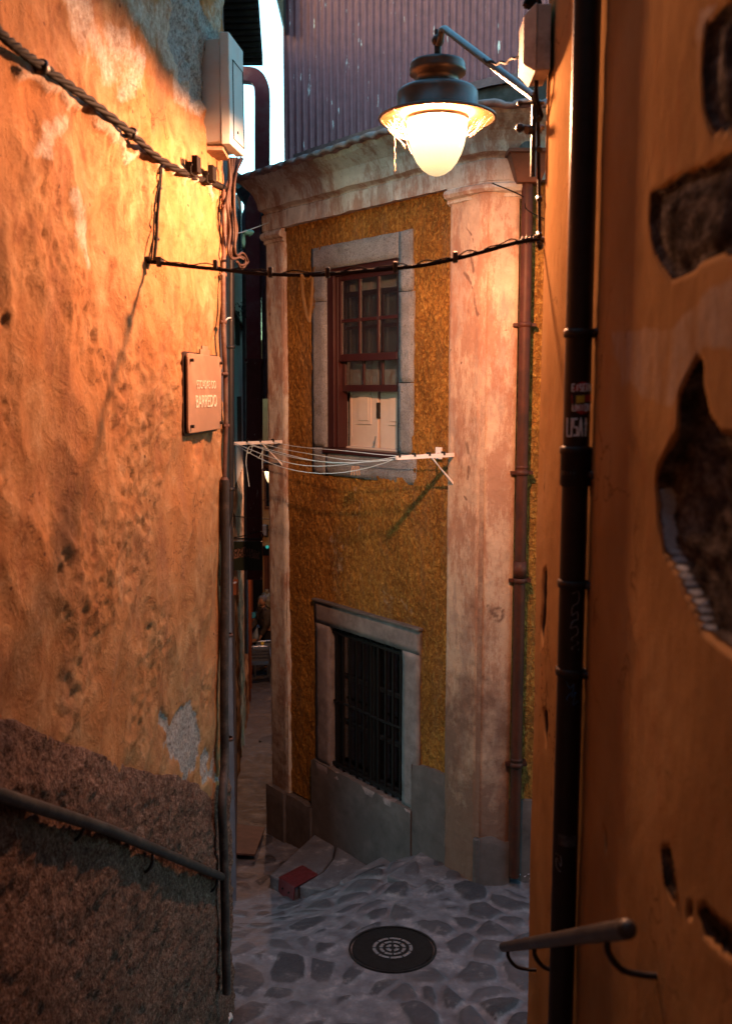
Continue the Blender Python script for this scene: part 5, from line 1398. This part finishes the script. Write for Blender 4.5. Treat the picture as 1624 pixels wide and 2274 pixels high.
# gutter hood and pipes
q=MB();Y=12.6;c=at_Y(527,400,Y);r=.10
P=[V3(c.x+r*math.cos(a)*1.0,Y,c.z+r*math.sin(a)) for a in [math.pi/6+k*math.pi/3 for k in range(6)]];q.prism(P,(0,-.0,0) if False else (0,3.5,0));obj('eave_beam',q,M['teal'],b2)
q=MB();Y=15;c=at_Y(552,446,Y);q.prism([at_Y(u,v,Y) for u,v in ((541,412),(556,412),(563,432),(558,462),(548,482),(541,470))],(0,2.2,0));obj('roof_edge',q,M['eave'],b2)
Y=14.2
q=MB().tube(smooth_path([at_Y(u,v,Y) for u,v in ((560,452),(553,458),(545,466),(541,482),(541,520))],5)+[at_Y(543,863,Y),at_Y(545,1100,Y),at_Y(547,1450,Y)],.030,12)
tag(obj('downpipe',q,simple('mauve_pipe',(.13,.10,.12),.5,0,.2,12,.1)),'thin mauve rainwater pipe with swan neck beside the pale green house','downpipe')
# black near drainpipe beyond the wall corner
Y=7.4
q=MB().tube([at_Y(512,350,Y),at_Y(512,700,Y),at_Y(511,1120,Y),at_Y(509,1140,Y),at_Y(498,1190,Y),at_Y(482,1225,Y)],.026,14)
bk=tag(obj('downpipe',q,M['pipe_black']),'black downpipe just past the lit wall corner with a kinked lower end','downpipe')
for v in (770,1085):
    obj('pipe_clip',MB().lathe([(.027,-.012),(.032,-.01),(.032,.01),(.027,.012)],at_Y(512,v,Y),14),M['iron'],bk)
q=MB().tube(smooth_path([at_Y(512,705,Y-.03),at_Y(506,706,Y-.06),at_Y(501,712,Y-.05),at_Y(499,722,Y)],5),.006,6);tag(obj('wire_hook',q,M['white']),'small pale wire hook clipped to the black downpipe','hook')
# hanging plant
pl=thing('hanging_plant','small dark plant hanging between the pipes of the green house','plant',tuple(at_Y(541,700,13.2)))
rnd=random.Random(5);q=MB();c=at_Y(543,692,13.2)
for i in range(120):
    d=Vector((rnd.gauss(0,.05),rnd.gauss(0,.05),rnd.gauss(0,.09)));a=c+d;b=Vector((rnd.uniform(-1,1),rnd.uniform(-1,1),rnd.uniform(-1,1))).normalized()*.022;cc=b.cross(Vector((0,0,1))).normalized()*.010
    q.add([a-b,a+cc,a+b,a-cc],[(0,1,2,3)])
obj('foliage',q,M['leaf'],pl)
obj('stem',MB().tube([c+Vector((-.1,0,.12)),c,c+Vector((.02,0,-.08))],.004,5),M['leaf'],pl)
rg=thing('rag','blue-green rag tied on a thin rope between the houses','rag',tuple(at_Y(537,510,10)))
ya=at_Y(504,523,8.2);yb_=at_Y(606,490,10.2)
obj('rope',MB().tube(smooth_path([ya,ya.lerp(yb_,.35)+Vector((0,0,-.01)),yb_],6),.0045,6),M['line'],rg)
c=ya.lerp(yb_,.40);q=MB().blob(c+Vector((0,0,-.03)),(.045,.04,.025),2,.8,4,10);q.blob(c+Vector((-.04,0,-.10)),(.018,.02,.06),5,.5,4,8);obj('cloth',q,simple('faded_teal_cloth',(.07,.26,.27),.9,0,.4,20,.3),rg)
# dark third house on the left
b3=thing('house','dark brown timber-fronted house deep in the alley on the left','house',(X(541,863,17),17,-1.8))
w0=V3(X(541,863,17),17,-2);w1=V3(X(554,863,26.9),26.9,-3)
obj('wall',MB().prism([w0,w1,w1+V3(-3,0),w0+V3(-3,0)],(0,0,9.1)),M['darkfac'],b3)
q=MB()
for k in range(5):
    f=.1+.17*k;p=w0.lerp(w1,f);q.box(p.x-.02,p.x+.03,p.y-.03,p.y+.03,-2.5,.6)
obj('door_post',q,M['door_brown'],b3)
# boxy red downpipe with elbow
Y=12.6;du=thing('downpipe','large boxy red downpipe with an elbow at the top and an offset bend','downpipe',tuple(at_Y(562,600,Y)))
def ribbonbox(pts,w,th,Yd,mat,name,parent):
    """flat-sided duct following a picture-plane path at distance Yd"""
    P=smooth_path([at_Y(u,v,Yd) for u,v in pts],5);q=MB();n=len(P)
    for i,p in enumerate(P):
        t=(P[min(i+1,n-1)]-P[max(i-1,0)]).normalized();s=Vector((0,1,0)).cross(t).normalized()
        for a,b in ((-1,-1),(1,-1),(1,1),(-1,1)): q.v.append(p+s*a*w/2+Vector((0,b*th/2,0)))
    for i in range(n-1):
        for k in range(4): q.f.append((i*4+k,i*4+(k+1)%4,(i+1)*4+(k+1)%4,(i+1)*4+k));q.sm.append(False)
    q.f.append((0,1,2,3));q.sm.append(False);q.f.append(tuple(4*(n-1)+k for k in range(4)));q.sm.append(False)
    return obj(name,q,mat,parent,bevel=.012)
ribbonbox([(525,166),(550,167),(566,171),(577,184),(582,210),(582,300),(582,395),(581,420),(572,438),(564,455),(562,480),(562,520),(563,700),(564,800)],.175,.15,Y,M['redduct'],'upper_duct',du)
ribbonbox([(565,800),(565,980),(565,1150),(566,1285)],.19,.16,Y,M['corr2'],'lower_duct',du)  # same duct in a darker maroon, its shade put into the colour
q=MB();p=at_Y(565,800,Y);q.box(p.x-.11,p.x+.11,Y-.095,Y+.095,p.z-.03,p.z+.02);obj('duct_collar',q,M['corr2'],du)
# maroon corrugated jetty on the right with a small white window
zc0=at_Y(590,885,15).z;zc1=at_Y(590,506,15).z;xc=X(580,700,15)
jt=thing('house','maroon corrugated upper storey jutting over the far alley with a white window','house',(xc,15,zc0))
q=MB();xs=[xc+i*.0127 for i in range(0,110)]
for z in (zc0,zc1):
    for x in xs: q.v.append(Vector((x,15+.011*math.sin((x-xc)*2*math.pi/.0762),z)))
W=len(xs)
for i in range(W-1): q.f.append((i,i+1,W+i+1,W+i));q.sm.append(True)
obj('corrugated_wall',q,M['corr'],jt,recalc=False)
q=MB();q.box(xc,xc+2.4,15.03,19,zc0,zc1);q.box(-.9,1.5,15.2,26.9,-3.2,zc0-.002);obj('side_wall',q,M['corr2'],jt)
q=MB().prism([(xc-.12,14.8,zc1-.02),(xc+2,14.8,zc1-.02),(xc+2,14.8,zc1+.25),(xc-.05,14.8,zc1+.25)],(0,4.4,0));obj('roof',q,M['eave'],jt)
q=MB()
for i in range(9): q.tube([(xc+.0+i*.16,14.7,zc1+.28),(xc+.0+i*.16,19,zc1+.34)],.07,8)
obj('roof_tiles',q,M['tile'],jt)
wx0=X(598,550,14.97);wz0=at_Y(600,590,15).z;wz1=at_Y(600,512,15).z
wn_=obj('window',MB().box(wx0,wx0+.5,14.962,14.985,wz0,wz1),M['white'],jt)
q=MB()
for i in range(3):
    for j in range(2): q.box(wx0+.035+i*.15,wx0+.15+i*.15,14.955,14.961,wz0+.05+j*.26,wz0+.25+j*.26)
obj('pane',q,simple('dusk_glass',(.10,.16,.19),.15,0,.1,5,0,spec=.6),wn_)
# end building
ZE=27.0
eb=thing('house','ochre house closing the far end of the alley with a brown door','house',(-2.6,ZE,-2.6))
obj('wall',MB().box(-6,3,ZE,ZE+3,-3.5,5.2),M['ochre_far'],eb)
def erect(name,u0,u1,v0,v1,d0,mat,parent=eb,Y=ZE):
    a=at_Y(u0,v1,Y);b=at_Y(u1,v0,Y);return obj(name,MB().box(a.x,b.x,Y-d0,Y-.004,a.z,b.z),mat,parent)
erect('window',590,640,1000,1124,.02,M['black']);wf=MB()
a=at_Y(587,1128,ZE);b=at_Y(640,996,ZE)
wf.box(a.x,b.x,ZE-.05,ZE-.021,a.z-.03,a.z+.03);wf.box(a.x,a.x+.05,ZE-.05,ZE-.021,a.z+.03,b.z);obj('window_frame',wf,M['door_brown'],eb)
erect('doorway',552,582,1200,1420,.03,M['black'])
dd=erect('door',588,640,1232,1400,.05,M['door_brown'])
q=MB()
for u in (596,606,616): p=at_Y(u,1300,ZE);q.box(p.x-.01,p.x+.01,ZE-.058,ZE-.051,p.z-1,p.z+.8)
obj('door_groove',q,M['black'],dd)
erect('door_lintel',582,640,1212,1232,.10,M['black'])
q=MB()
for u in (593,604): q.blob(at_Y(u,1214,ZE-.14),.045,1,.05,2,6)
obj('shop_light',q,M['greenled'],eb)
q=MB()
for v in (1110,1222): 
    a=at_Y(583,v,ZE-.03);q.tube([a,a+Vector((1,0,.02))],.012,5)
obj('wall_cable',q,M['iron'],eb)
mt=thing('meter_box','small pale meter box on the ochre wall at the far end of the alley','meter box',tuple(at_Y(587,1187,ZE-.1)))
a=at_Y(580,1187,ZE);b=at_Y(592,1164,ZE);obj('box_case',MB().box(a.x,b.x,ZE-.16,ZE-.01,a.z,b.z),M['box2'],mt,bevel=.01)
q=MB();q.tube([Vector((b.x+.03,ZE-.1,b.z)),Vector((b.x+.03,ZE-.1,a.z-.03)),Vector((a.x+.1,ZE-.1,a.z-.03))],.025,6);q.tube([Vector((b.x+.03,ZE-.1,(a.z+b.z)/2)),Vector((b.x+.8,ZE-.1,(a.z+b.z)/2))],.012,5);obj('bracket',q,M['iron'],mt)
tag(obj('overhead_wire',MB().tube(smooth_path([at_Y(508,1144,10.5),at_Y(560,1150,12),at_Y(618,1153,13.5)],6),.006,5),M['cable2']),'thin wire crossing the far alley above the green sign','wire')
# second lamp
lc=at_Y(606,1043,17.4)
l2,_,_=make_lamp('distant lit street lamp half hidden behind the left corner of the yellow house',lc,.283,lc+Vector((.70,.1,.25)),0,'lit globe street lamps',3)
# hanging sign
Y=12.0;hg=thing('hanging_sign','dark green hanging sign reading cozinha doces on a scrolled iron bar','shop sign',tuple(at_Y(503,1196,Y)))
a=at_Y(503,1266,Y);b=at_Y(582,1201,Y)
obj('board',MB().box(a.x,b.x,Y-.012,Y+.012,a.z,b.z),M['signgreen'],hg,bevel=.003)
pb=[(506,1232),(514,1222),(530,1217),(545,1216),(560,1219),(577,1226),(574,1234),(577,1242),(566,1240),(548,1236),(530,1237),(514,1243),(507,1240)]
obj('painted_banner',MB().prism([at_Y(u,v,Y-.013) for u,v in pb],(0,-.003,0)),M['signpink'],hg)
tm=simple('sign_script_black',(.012,.014,.012),.6)
text('lettering','cozinha',.125,tm,hg,at_Y(541,1227,Y-.019),(1,0,0),(0,0,1),.001,.95)
text('lettering','doces',.105,tm,hg,at_Y(540,1236,Y-.019),(1,0,0),(0,0,1),.001,.95)
p=at_Y(542,1217,Y-.016);obj('emblem_dot',MB().blob(p,(.02,.004,.02),1,.1,2,8),M['signpink'],hg)
q=MB();bl=at_Y(500,1195,Y);br_=at_Y(583,1197,Y);q.tube([bl,br_],.010,8)
q.tube(smooth_path([at_Y(512,1195,Y),at_Y(545,1188,Y),at_Y(572,1180,Y),at_Y(581,1182,Y),at_Y(584,1190,Y),at_Y(580,1195,Y),at_Y(576,1190,Y)],5),.007,6)
for u in (508,578): q.tube([at_Y(u,1196,Y),at_Y(u,1202,Y)],.005,5)
obj('sign_bar',q,M['iron'],hg)
# small wall box
Y=10.4;bxo=thing('wall_planter','open wooden box fixed to the wall under the green sign','planter',tuple(at_Y(516,1317,Y)))
q=MB();a=at_Y(500,1317,Y);b=at_Y(527,1292,Y)
q.box(a.x,b.x,Y-.1,Y-.085,a.z,b.z);q.box(a.x,b.x,Y+.06,Y+.075,a.z,b.z+.02);q.box(a.x,b.x,Y-.085,Y+.06,a.z,a.z+.012);q.box(b.x-.012,b.x,Y-.085,Y+.06,a.z+.012,b.z)
obj('box_boards',q,M['door_brown'],bxo)
q=MB()
for i in range(6): q.blob(Vector((a.x+.02+.018*i,Y-.02,b.z-.02+.01*(i%2))),(.02,.03,.018),i,.4,4,6)
obj('contents',q,M['paper'],bxo)
# menu stand
Y=14.7;gzz=gz(-2,Y)
ms_=thing('menu_stand','black folding menu stand with a pale tilted sheet at the foot of the left wall','menu stand',(at_Y(522,1600,Y).x,Y,gzz))
pz4=[at_Y(u,v,Y-.04) for u,v in ((528,1577),(536,1571),(544,1572),(533,1612),(528,1616),(520,1612))]
obj('pale_sheet',MB().prism(pz4,(0,.012,0)),M['paper'],ms_)
pz4=[at_Y(u,v,Y) for u,v in ((508,1500),(513,1540),(520,1572),(528,1575),(520,1612),(526,1618),(527,1640),(508,1641))]
obj('black_frame',MB().prism(pz4,(0,.12,0)),M['cloth_black'],ms_)
pz4=[at_Y(u,v,Y+.3) for u,v in ((508,1520),(516,1545),(524,1642),(508,1648))]
obj('back_leg',MB().prism(pz4,(0,.05,0)),M['cloth_black'],ms_)
# far manhole
c=at_Y(622,1649,14.6);c.z=gz(c.x,c.y)+.012
m2_=tag(obj('manhole_cover',MB().lathe([(.0005,.008),(.30,.008),(.32,.006),(.33,-.05)],c,40,axis=(0,.14,1),smooth=False),M['pipe_black']),'dark round manhole cover in the far alley by the house corner','manhole cover')
# ------------------------------------------------------------------ FAR FURNITURE AND PEOPLE
def alu_chair(label,x,y,rz,grp):
    t=thing('bistro_chair',label,'chair',(0,0,0),grp)
    z0=0
    def T(pts,r=.0125): return MB().tube(smooth_path(pts,4),r,8)
    for s in (-1,1):
        obj('leg',T([(s*.24,-.22,0),(s*.245,-.2,.25),(s*.25,-.17,.60),(s*.25,-.10,.655),(s*.25,.10,.655),(s*.24,.2,.60)]),M['alu'],t)
        obj('leg',T([(s*.24,.26,0),(s*.235,.20,.25),(s*.22,.20,.45),(s*.215,.25,.68),(s*.20,.28,.82)]),M['alu'],t)
        obj('armrest',MB().box(s*.25-.022,s*.25+.022,-.14,.16,.662,.676),M['alu'],t,bevel=.004)
    q=MB().tube(smooth_path([(-.20,.28,.80),(-.17,.285,.85),(.17,.285,.85),(.20,.28,.80)],4),.0125,8)
    for k in range(4): q.hexa([(-.2,.25+.008*k,.55+.07*k),(.2,.25+.008*k,.55+.07*k),(.2,.26+.008*k,.55+.07*k),(-.2,.26+.008*k,.55+.07*k),(-.2,.252+.008*k,.59+.07*k),(.2,.252+.008*k,.59+.07*k),(.2,.262+.008*k,.59+.07*k),(-.2,.262+.008*k,.59+.07*k)])
    obj('backrest',q,M['alu'],t)
    q=MB()
    for k in range(7): q.box(-.215,.215,-.20+.06*k,-.155+.06*k,.44,.448)
    q.tube([(-.22,-.2,.435),(-.22,.2,.435)],.01,6);q.tube([(.22,-.2,.435),(.22,.2,.435)],.01,6);obj('seat',q,M['alu'],t)
    t.location=(x,y,gz(x,y)+.01);t.rotation_euler=(0,0,rz);return t
G_='aluminium bistro chairs by the far door'
def fx(u,Y): return at_Y(u,1450,Y).x
alu_chair('aluminium slatted chair nearest the camera with its back turned',fx(573,20.2),20.2,math.pi+.15,G_)
alu_chair('aluminium slatted chair standing to the right behind the nearest chair',fx(588,21.2),21.2,.2+math.pi,G_)
alu_chair('aluminium slatted chair under the seated person in the pale shirt',fx(567,22.3),22.3,math.pi*.5,G_)
tb=thing('cafe_table','small square metal table between the aluminium chairs','table',(fx(594,20.9),20.9,gz(-2,20.9)))
tx,ty,tz=tb.location
obj('table_top',MB().box(tx-.27,tx+.27,ty-.27,ty+.27,tz+.70,tz+.725),simple('dull_table_top',(.10,.11,.12),.4,.5),tb,bevel=.006)
obj('pedestal',MB().tube([(tx,ty,tz+.02),(tx,ty,tz+.70)],.02,10),M['alu'],tb)
q=MB()
for k in range(4): a=math.pi/4+k*math.pi/2;q.tube([(tx,ty,tz+.05),(tx+.24*math.cos(a),ty+.24*math.sin(a),tz+.02)],.014,6)
obj('foot',q,M['alu'],tb)
def glassy(u,c,lab,cat):
    p=Vector((tx+u,ty-.08,tz+.726));return tag(obj(cat,MB().lathe([(.001,0),(.028,0),(.035,.09),(.03,.092),(.001,.01)],p,10),c),lab,cat)
o=glassy(-.10,M['stick_y'],'small amber drinking glass on the left of the cafe table','glass');o=glassy(.12,M['alu'],'small silver drinking glass on the right of the cafe table','glass')
def plastic_chair(label,x,y,rz,n,grp):
    for k in range(n):
        t=thing('plastic_chair',(label if n==1 else label%('bottom','second','third','fourth','top')[k]),'chair',(0,0,0),grp)
        q=MB();q.box(-.22,.22,-.22,.22,.42,.445);obj('seat',q,M['plastic'],t,bevel=.01)
        q=MB()
        P=[(-.22,.20),(.22,.20)]
        for i in range(8):
            a0=math.pi*(.12+.76*i/8);a1=math.pi*(.12+.76*(i+1)/8)
            q.hexa([(-.25*math.cos(a0),.10+.12*math.sin(a0),.45),(-.25*math.cos(a1),.10+.12*math.sin(a1),.45),(-.25*math.cos(a1),.125+.12*math.sin(a1),.45),(-.25*math.cos(a0),.125+.12*math.sin(a0),.45),(-.27*math.cos(a0),.14+.14*math.sin(a0),.80),(-.27*math.cos(a1),.14+.14*math.sin(a1),.83),(-.27*math.cos(a1),.165+.14*math.sin(a1),.83),(-.27*math.cos(a0),.165+.14*math.sin(a0),.80)])
        obj('backrest',q,M['plastic'],t)
        for sx in (-1,1):
            for sy in (-1,1): obj('leg',MB().tube([(sx*.24,sy*.22,0),(sx*.21,sy*.19,.42)],[.018,.022],6),M['plastic'],t)
            obj('armrest',MB().box(sx*.25-.025,sx*.25+.025,-.2,.16,.62,.635),M['plastic'],t,bevel=.005)
        t.location=(x,y,gz(x,y)+.01+k*.075);t.rotation_euler=(0,0,rz)
plastic_chair('%s red-brown plastic chair of the stack under the tied bag',fx(604,23.2),23.2,.1,5,'red-brown plastic chairs in the far alley')
plastic_chair('single red-brown plastic chair behind the person with the rucksack',fx(560,23.0),23.0,-.6,1,'red-brown plastic chairs in the far alley')
bgx=fx(592,23.4);bz=gz(bgx,23.4)+1.13
bgt=thing('rubbish_bag','tied pale rubbish bag on top of the stacked plastic chairs','rubbish bag',(bgx,23.35,bz))
obj('bag',MB().blob((bgx,23.35,bz+.20),(.20,.17,.24),3,.35,3,14),M['bag'],bgt)
obj('knot',MB().blob((bgx+.03,23.35,bz+.47),(.05,.03,.06),5,.6,4,8),M['bag'],bgt)
def skin(name,verts,edges,mat,parent,sub=2):
    me=bpy.data.meshes.new(name);off=wloc(parent);me.from_pydata([tuple(Vector(v[0])) for v in verts],edges,[])
    o=bpy.data.objects.new(name,me);col.objects.link(o);o.parent=parent;me.materials.append(mat)
    o.modifiers.new('skin','SKIN')
    if not me.skin_vertices: 
        bpy.context.view_layer.objects.active=o
    sv=me.skin_vertices[0].data
    for i,v in enumerate(verts):
        r=v[1];sv[i].radius=(r,r) if not isinstance(r,tuple) else r
        sv[i].use_root=(i==0)
    s=o.modifiers.new('sub','SUBSURF');s.levels=sub;s.render_levels=sub
    return o
def hand(vs,es,wi,w,dr,side,lat):
    """palm and five finger chains; w wrist, dr direction, lat lateral axis"""
    w=Vector(w);dr=Vector(dr).normalized();lat=Vector(lat).normalized();n=dr.cross(lat)
    vs.append((w+dr*.055,.026));pi_=len(vs)-1;es.append((wi,pi_))
    for k,(l,o_) in enumerate(((.07,.028),(.08,.010),(.075,-.010),(.06,-.028))):
        b=w+dr*.09+lat*o_;vs.append((b,.009));vs.append((b+dr*l*.55+n*.012,.0085));vs.append((b+dr*l+n*.035,.0075))
        j=len(vs);es.extend([(pi_,j-3),(j-3,j-2),(j-2,j-1)])
    b=w+dr*.035+lat*.035;vs.append((b,.011));vs.append((b+dr*.035+lat*.018+n*.01,.009));j=len(vs);es.extend([(pi_,j-2),(j-2,j-1)])
def person(label,pos,rz,J,parts,head,mats):
    t=thing('person',label,'person',(0,0,0))
    vs=[];es=[];idx={}
    def add(k,p,r,par=None):
        vs.append((Vector(p),r));idx[k]=len(vs)-1
        if par: es.append((idx[par],idx[k]))
    for k,p,r,par in J: add(k,p,r,par)
    for sd in ('l','r'):
        w=vs[idx['wr'+sd]][0];el=vs[idx['el'+sd]][0];hand(vs,es,idx['wr'+sd],w,w-el,sd,(0,1,0) if abs((w-el).normalized().y)<.8 else (1,0,0))
    skin('body',vs,es,mats['skin'],t,2)
    hc=Vector(head[0]);f=Vector(head[1]).normalized()
    q=MB().blob(hc,(.078,.092,.112),1,.06,2,14);q.blob(hc+f*.088+Vector((0,0,-.012)),(.014,.014,.024),2,.05,2,6)
    for s in (-1,1):
        sv=f.cross(Vector((0,0,1)))*s
        q.blob(hc+sv*.078+Vector((0,0,-.01)),(.014,.018,.028),2,.05,2,6)
        q.blob(hc+f*.078+sv*.03+Vector((0,0,.018)),(.011,.011,.009),2,.05,2,5)
    q.blob(hc+f*.082+Vector((0,0,-.05)),(.022,.010,.007),2,.05,2,5)
    obj('head',q,mats['skin'],t)
    for nm,keys,dr,mt_ in parts:
        vv=[];ee=[];mp={}
        for k,p,r,par in J:
            if k in keys: vv.append((Vector(p),r+dr));mp[k]=len(vv)-1
        for k,p,r,par in J:
            if k in mp and par in mp: ee.append((mp[par],mp[k]))
        skin(nm,vv,ee,mt_,t,2)
    t.location=pos;t.rotation_euler=(0,0,rz);return t
# standing person, back half turned, leaning over the seated one (faces -x, +y)
J=[('pel',(0,0,.93),.125,None),('sp',(.0,.0,1.12),.125,'pel'),('ch',(-.03,0,1.32),.145,'sp'),('nk',(-.05,0,1.47),.055,'ch'),('hdb',(-.06,0,1.56),.055,'nk'),
('shl',(-.05,.17,1.40),.07,'ch'),('ell',(-.14,.24,1.14),.048,'shl'),('wrl',(-.30,.16,1.00),.032,'ell'),
('shr',(-.03,-.17,1.40),.07,'ch'),('elr',(-.05,-.25,1.13),.048,'shr'),('wrr',(-.16,-.20,.90),.032,'elr'),
('hil',(0,.09,.88),.09,'pel'),('knl',(-.04,.10,.50),.062,'hil'),('anl',(.02,.11,.09),.042,'knl'),('tol',(-.13,.12,.035),.035,'anl'),
('hir',(0,-.09,.88),.09,'pel'),('knr',(.02,-.10,.50),.062,'hir'),('anr',(.06,-.10,.09),.042,'knr'),('tor',(-.09,-.11,.035),.035,'anr')]
sx=fx(591,21.9);pp_=(sx,21.9,gz(sx,21.9))
pr_=person('person in dark patterned jacket and black trousers standing with a rucksack',pp_,.35,J,
 [('jacket',('pel','sp','ch','shl','ell','wrl','shr','elr','wrr'),.022,M['cloth_dark']),('trousers',('pel','hil','knl','anl','hir','knr','anr'),.018,M['cloth_black']),('shoes',('anl','tol','anr','tor'),.012,M['cloth_black'])],((-.075,0,1.64),(-1,0,-.2)),{'skin':M['skin']})
q=MB().blob((-.065,0,1.665),(.085,.097,.10),3,.12,4,12);o=obj('hair',MB(),M['hair'],None) if False else None
def child(name,mb,mat,par):
    me=bpy.data.meshes.new(name);me.from_pydata([tuple(p) for p in mb.v],[],mb.f);me.polygons.foreach_set('use_smooth',mb.sm);me.materials.append(mat);o=bpy.data.objects.new(name,me);col.objects.link(o);o.parent=par;return o
child('hair',MB().blob((-.055,0,1.675),(.082,.095,.092),3,.10,4,12),M['hair'],pr_)
rk_=thing('rucksack','dark bulky rucksack worn by the standing person','rucksack',pp_)
q=MB().blob((.16,.02,1.22),(.14,.17,.25),4,.2,3,14);q.blob((.27,.02,1.10),(.06,.12,.13),6,.2,3,10)
rk_.rotation_euler=(0,0,.35);child('pack',q,M['cloth_dark'],rk_)
q=MB()
for s in (-1,1): q.tube(smooth_path([(.10,s*.10,1.45),(-.04,s*.13,1.53),(-.19,s*.13,1.38),(-.13,s*.13,1.12),(.05,s*.14,1.05)],5),.013,6)
child('strap',q,M['iron'],rk_)
# seated person
J=[('pel',(0,0,.52),.13,None),('sp',(.02,.0,.70),.125,'pel'),('ch',(.03,0,.88),.14,'sp'),('nk',(.02,0,1.02),.052,'ch'),('hdb',(.01,0,1.08),.05,'nk'),
('shl',(.02,.17,.95),.065,'ch'),('ell',(-.08,.22,.70),.045,'shl'),('wrl',(-.28,.12,.66),.030,'ell'),
('shr',(.02,-.17,.95),.065,'ch'),('elr',(-.08,-.22,.70),.045,'shr'),('wrr',(-.28,-.12,.66),.030,'elr'),
('hil',(-.02,.09,.50),.085,'pel'),('knl',(-.42,.10,.50),.060,'hil'),('anl',(-.44,.11,.09),.042,'knl'),('tol',(-.58,.12,.035),.034,'anl'),
('hir',(-.02,-.09,.50),.085,'pel'),('knr',(-.42,-.10,.50),.060,'hir'),('anr',(-.42,-.10,.09),.042,'knr'),('tor',(-.56,-.11,.035),.034,'anr')]
s2=fx(567,22.3);pp_=(s2,22.3,gz(s2,22.3)+.01)
p2=person('person in a pale blue shirt and cyan cap seated on a chair',pp_,.5,J,
 [('shirt',('pel','sp','ch','shl','ell','shr','elr'),.022,M['cloth_blue']),('trousers',('pel','hil','knl','anl','hir','knr','anr'),.016,M['cloth_black']),('shoes',('anl','tol','anr','tor'),.012,M['cloth_black'])],((.0,0,1.16),(-1,0,-.25)),{'skin':M['skin']})
child('cap',MB().lathe([(.12,.0),(.093,.02),(.088,.07),(.06,.10),(.001,.112)],(.0,0,1.19),16),M['cyan'],p2)
# ------------------------------------------------------------------ LIGHT
EXPO=2.9
K=.5**EXPO
def point(name,loc,e,c,r):
    l=bpy.data.lights.new(name,'POINT');l.energy=e;l.color=c;l.shadow_soft_size=r;o=bpy.data.objects.new(name,l);o.location=loc;col.objects.link(o);return o
SOD=(1,.43,.21)
def downlight(l):
    # a refractor lamp throws most of its light sideways and less straight down
    l.use_nodes=True;nt=l.node_tree;nt.nodes.clear()
    tc=nt.nodes.new('ShaderNodeTexCoord');sx=nt.nodes.new('ShaderNodeSeparateXYZ');ab=nt.nodes.new('ShaderNodeMath');ab.operation='ABSOLUTE';rp=nt.nodes.new('ShaderNodeValToRGB');em=nt.nodes.new('ShaderNodeEmission');ou=nt.nodes.new('ShaderNodeOutputLight')
    e=rp.color_ramp.elements;st=[(0,1.0),(.25,.88),(.5,.58),(.75,.36),(1,.24)]
    while len(e)<len(st): e.new(.5)
    for i,(p,v) in enumerate(st): e[i].position=p;e[i].color=(v,v,v,1)
    L=nt.links.new;L(tc.outputs['Normal'],sx.inputs[0]);L(sx.outputs[2],ab.inputs[0]);L(ab.outputs[0],rp.inputs[0]);L(rp.outputs[0],em.inputs['Strength']);L(em.outputs[0],ou.inputs[0])
pl1=point('lamp_light',LC+Vector((0,0,-.004)),4300*K,SOD,.06);downlight(pl1.data);pl1.parent=lamp;pl1.location=pl1.location-lamp.location
pl2=point('lamp_light',lc+Vector((0,0,-.03)),1200*K,SOD,.06);pl2.parent=l2;pl2.location=pl2.location-l2.location
w=bpy.data.worlds.new('World');scene.world=w;w.use_nodes=True;nt=w.node_tree;nt.nodes.clear()
sky=nt.nodes.new('ShaderNodeTexSky');sky.sky_type='NISHITA';sky.sun_disc=False;sky.sun_elevation=R(6);sky.sun_rotation=R(200);sky.air_density=1.0;sky.dust_density=1.5;sky.ozone_density=1.5
bg=nt.nodes.new('ShaderNodeBackground');bg.inputs[1].default_value=.15
tn=nt.nodes.new('ShaderNodeMix');tn.data_type='RGBA';tn.blend_type='MULTIPLY';tn.inputs[0].default_value=1;tn.inputs[7].default_value=(.74,1.12,1.14,1)
nt.links.new(sky.outputs[0],tn.inputs[6]);nt.links.new(tn.outputs[2],bg.inputs[0])
wo=nt.nodes.new('ShaderNodeOutputWorld');nt.links.new(bg.outputs[0],wo.inputs[0])
sl=bpy.data.lights.new('sun','SUN');sl.energy=.03;sl.angle=R(15);sl.color=(1,.9,.8);so=bpy.data.objects.new('sun',sl);so.rotation_euler=(R(86),0,R(200));so.location=(0,0,20);col.objects.link(so)
# ------------------------------------------------------------------ CAMERA
cd_=bpy.data.cameras.new('camera');cam=bpy.data.objects.new('camera',cd_);col.objects.link(cam);scene.camera=cam
cam.location=EYE;cam.rotation_euler=(math.pi/2-TH,0,0);cd_.sensor_fit='HORIZONTAL';cd_.sensor_width=25.72;cd_.lens=35*FPX*25.72/(35*1624);cd_.clip_end=500;cd_.clip_start=.05
cd_.dof.use_dof=True;cd_.dof.focus_distance=7.2;cd_.dof.aperture_fstop=2.8
scene.view_settings.view_transform='Standard';scene.view_settings.look='None';scene.view_settings.gamma=1;scene.view_settings.exposure=EXPO
scene.cycles.use_denoising=True;scene.cycles.max_bounces=6;scene.cycles.diffuse_bounces=2;scene.cycles.transparent_max_bounces=12;scene.cycles.sample_clamp_indirect=4
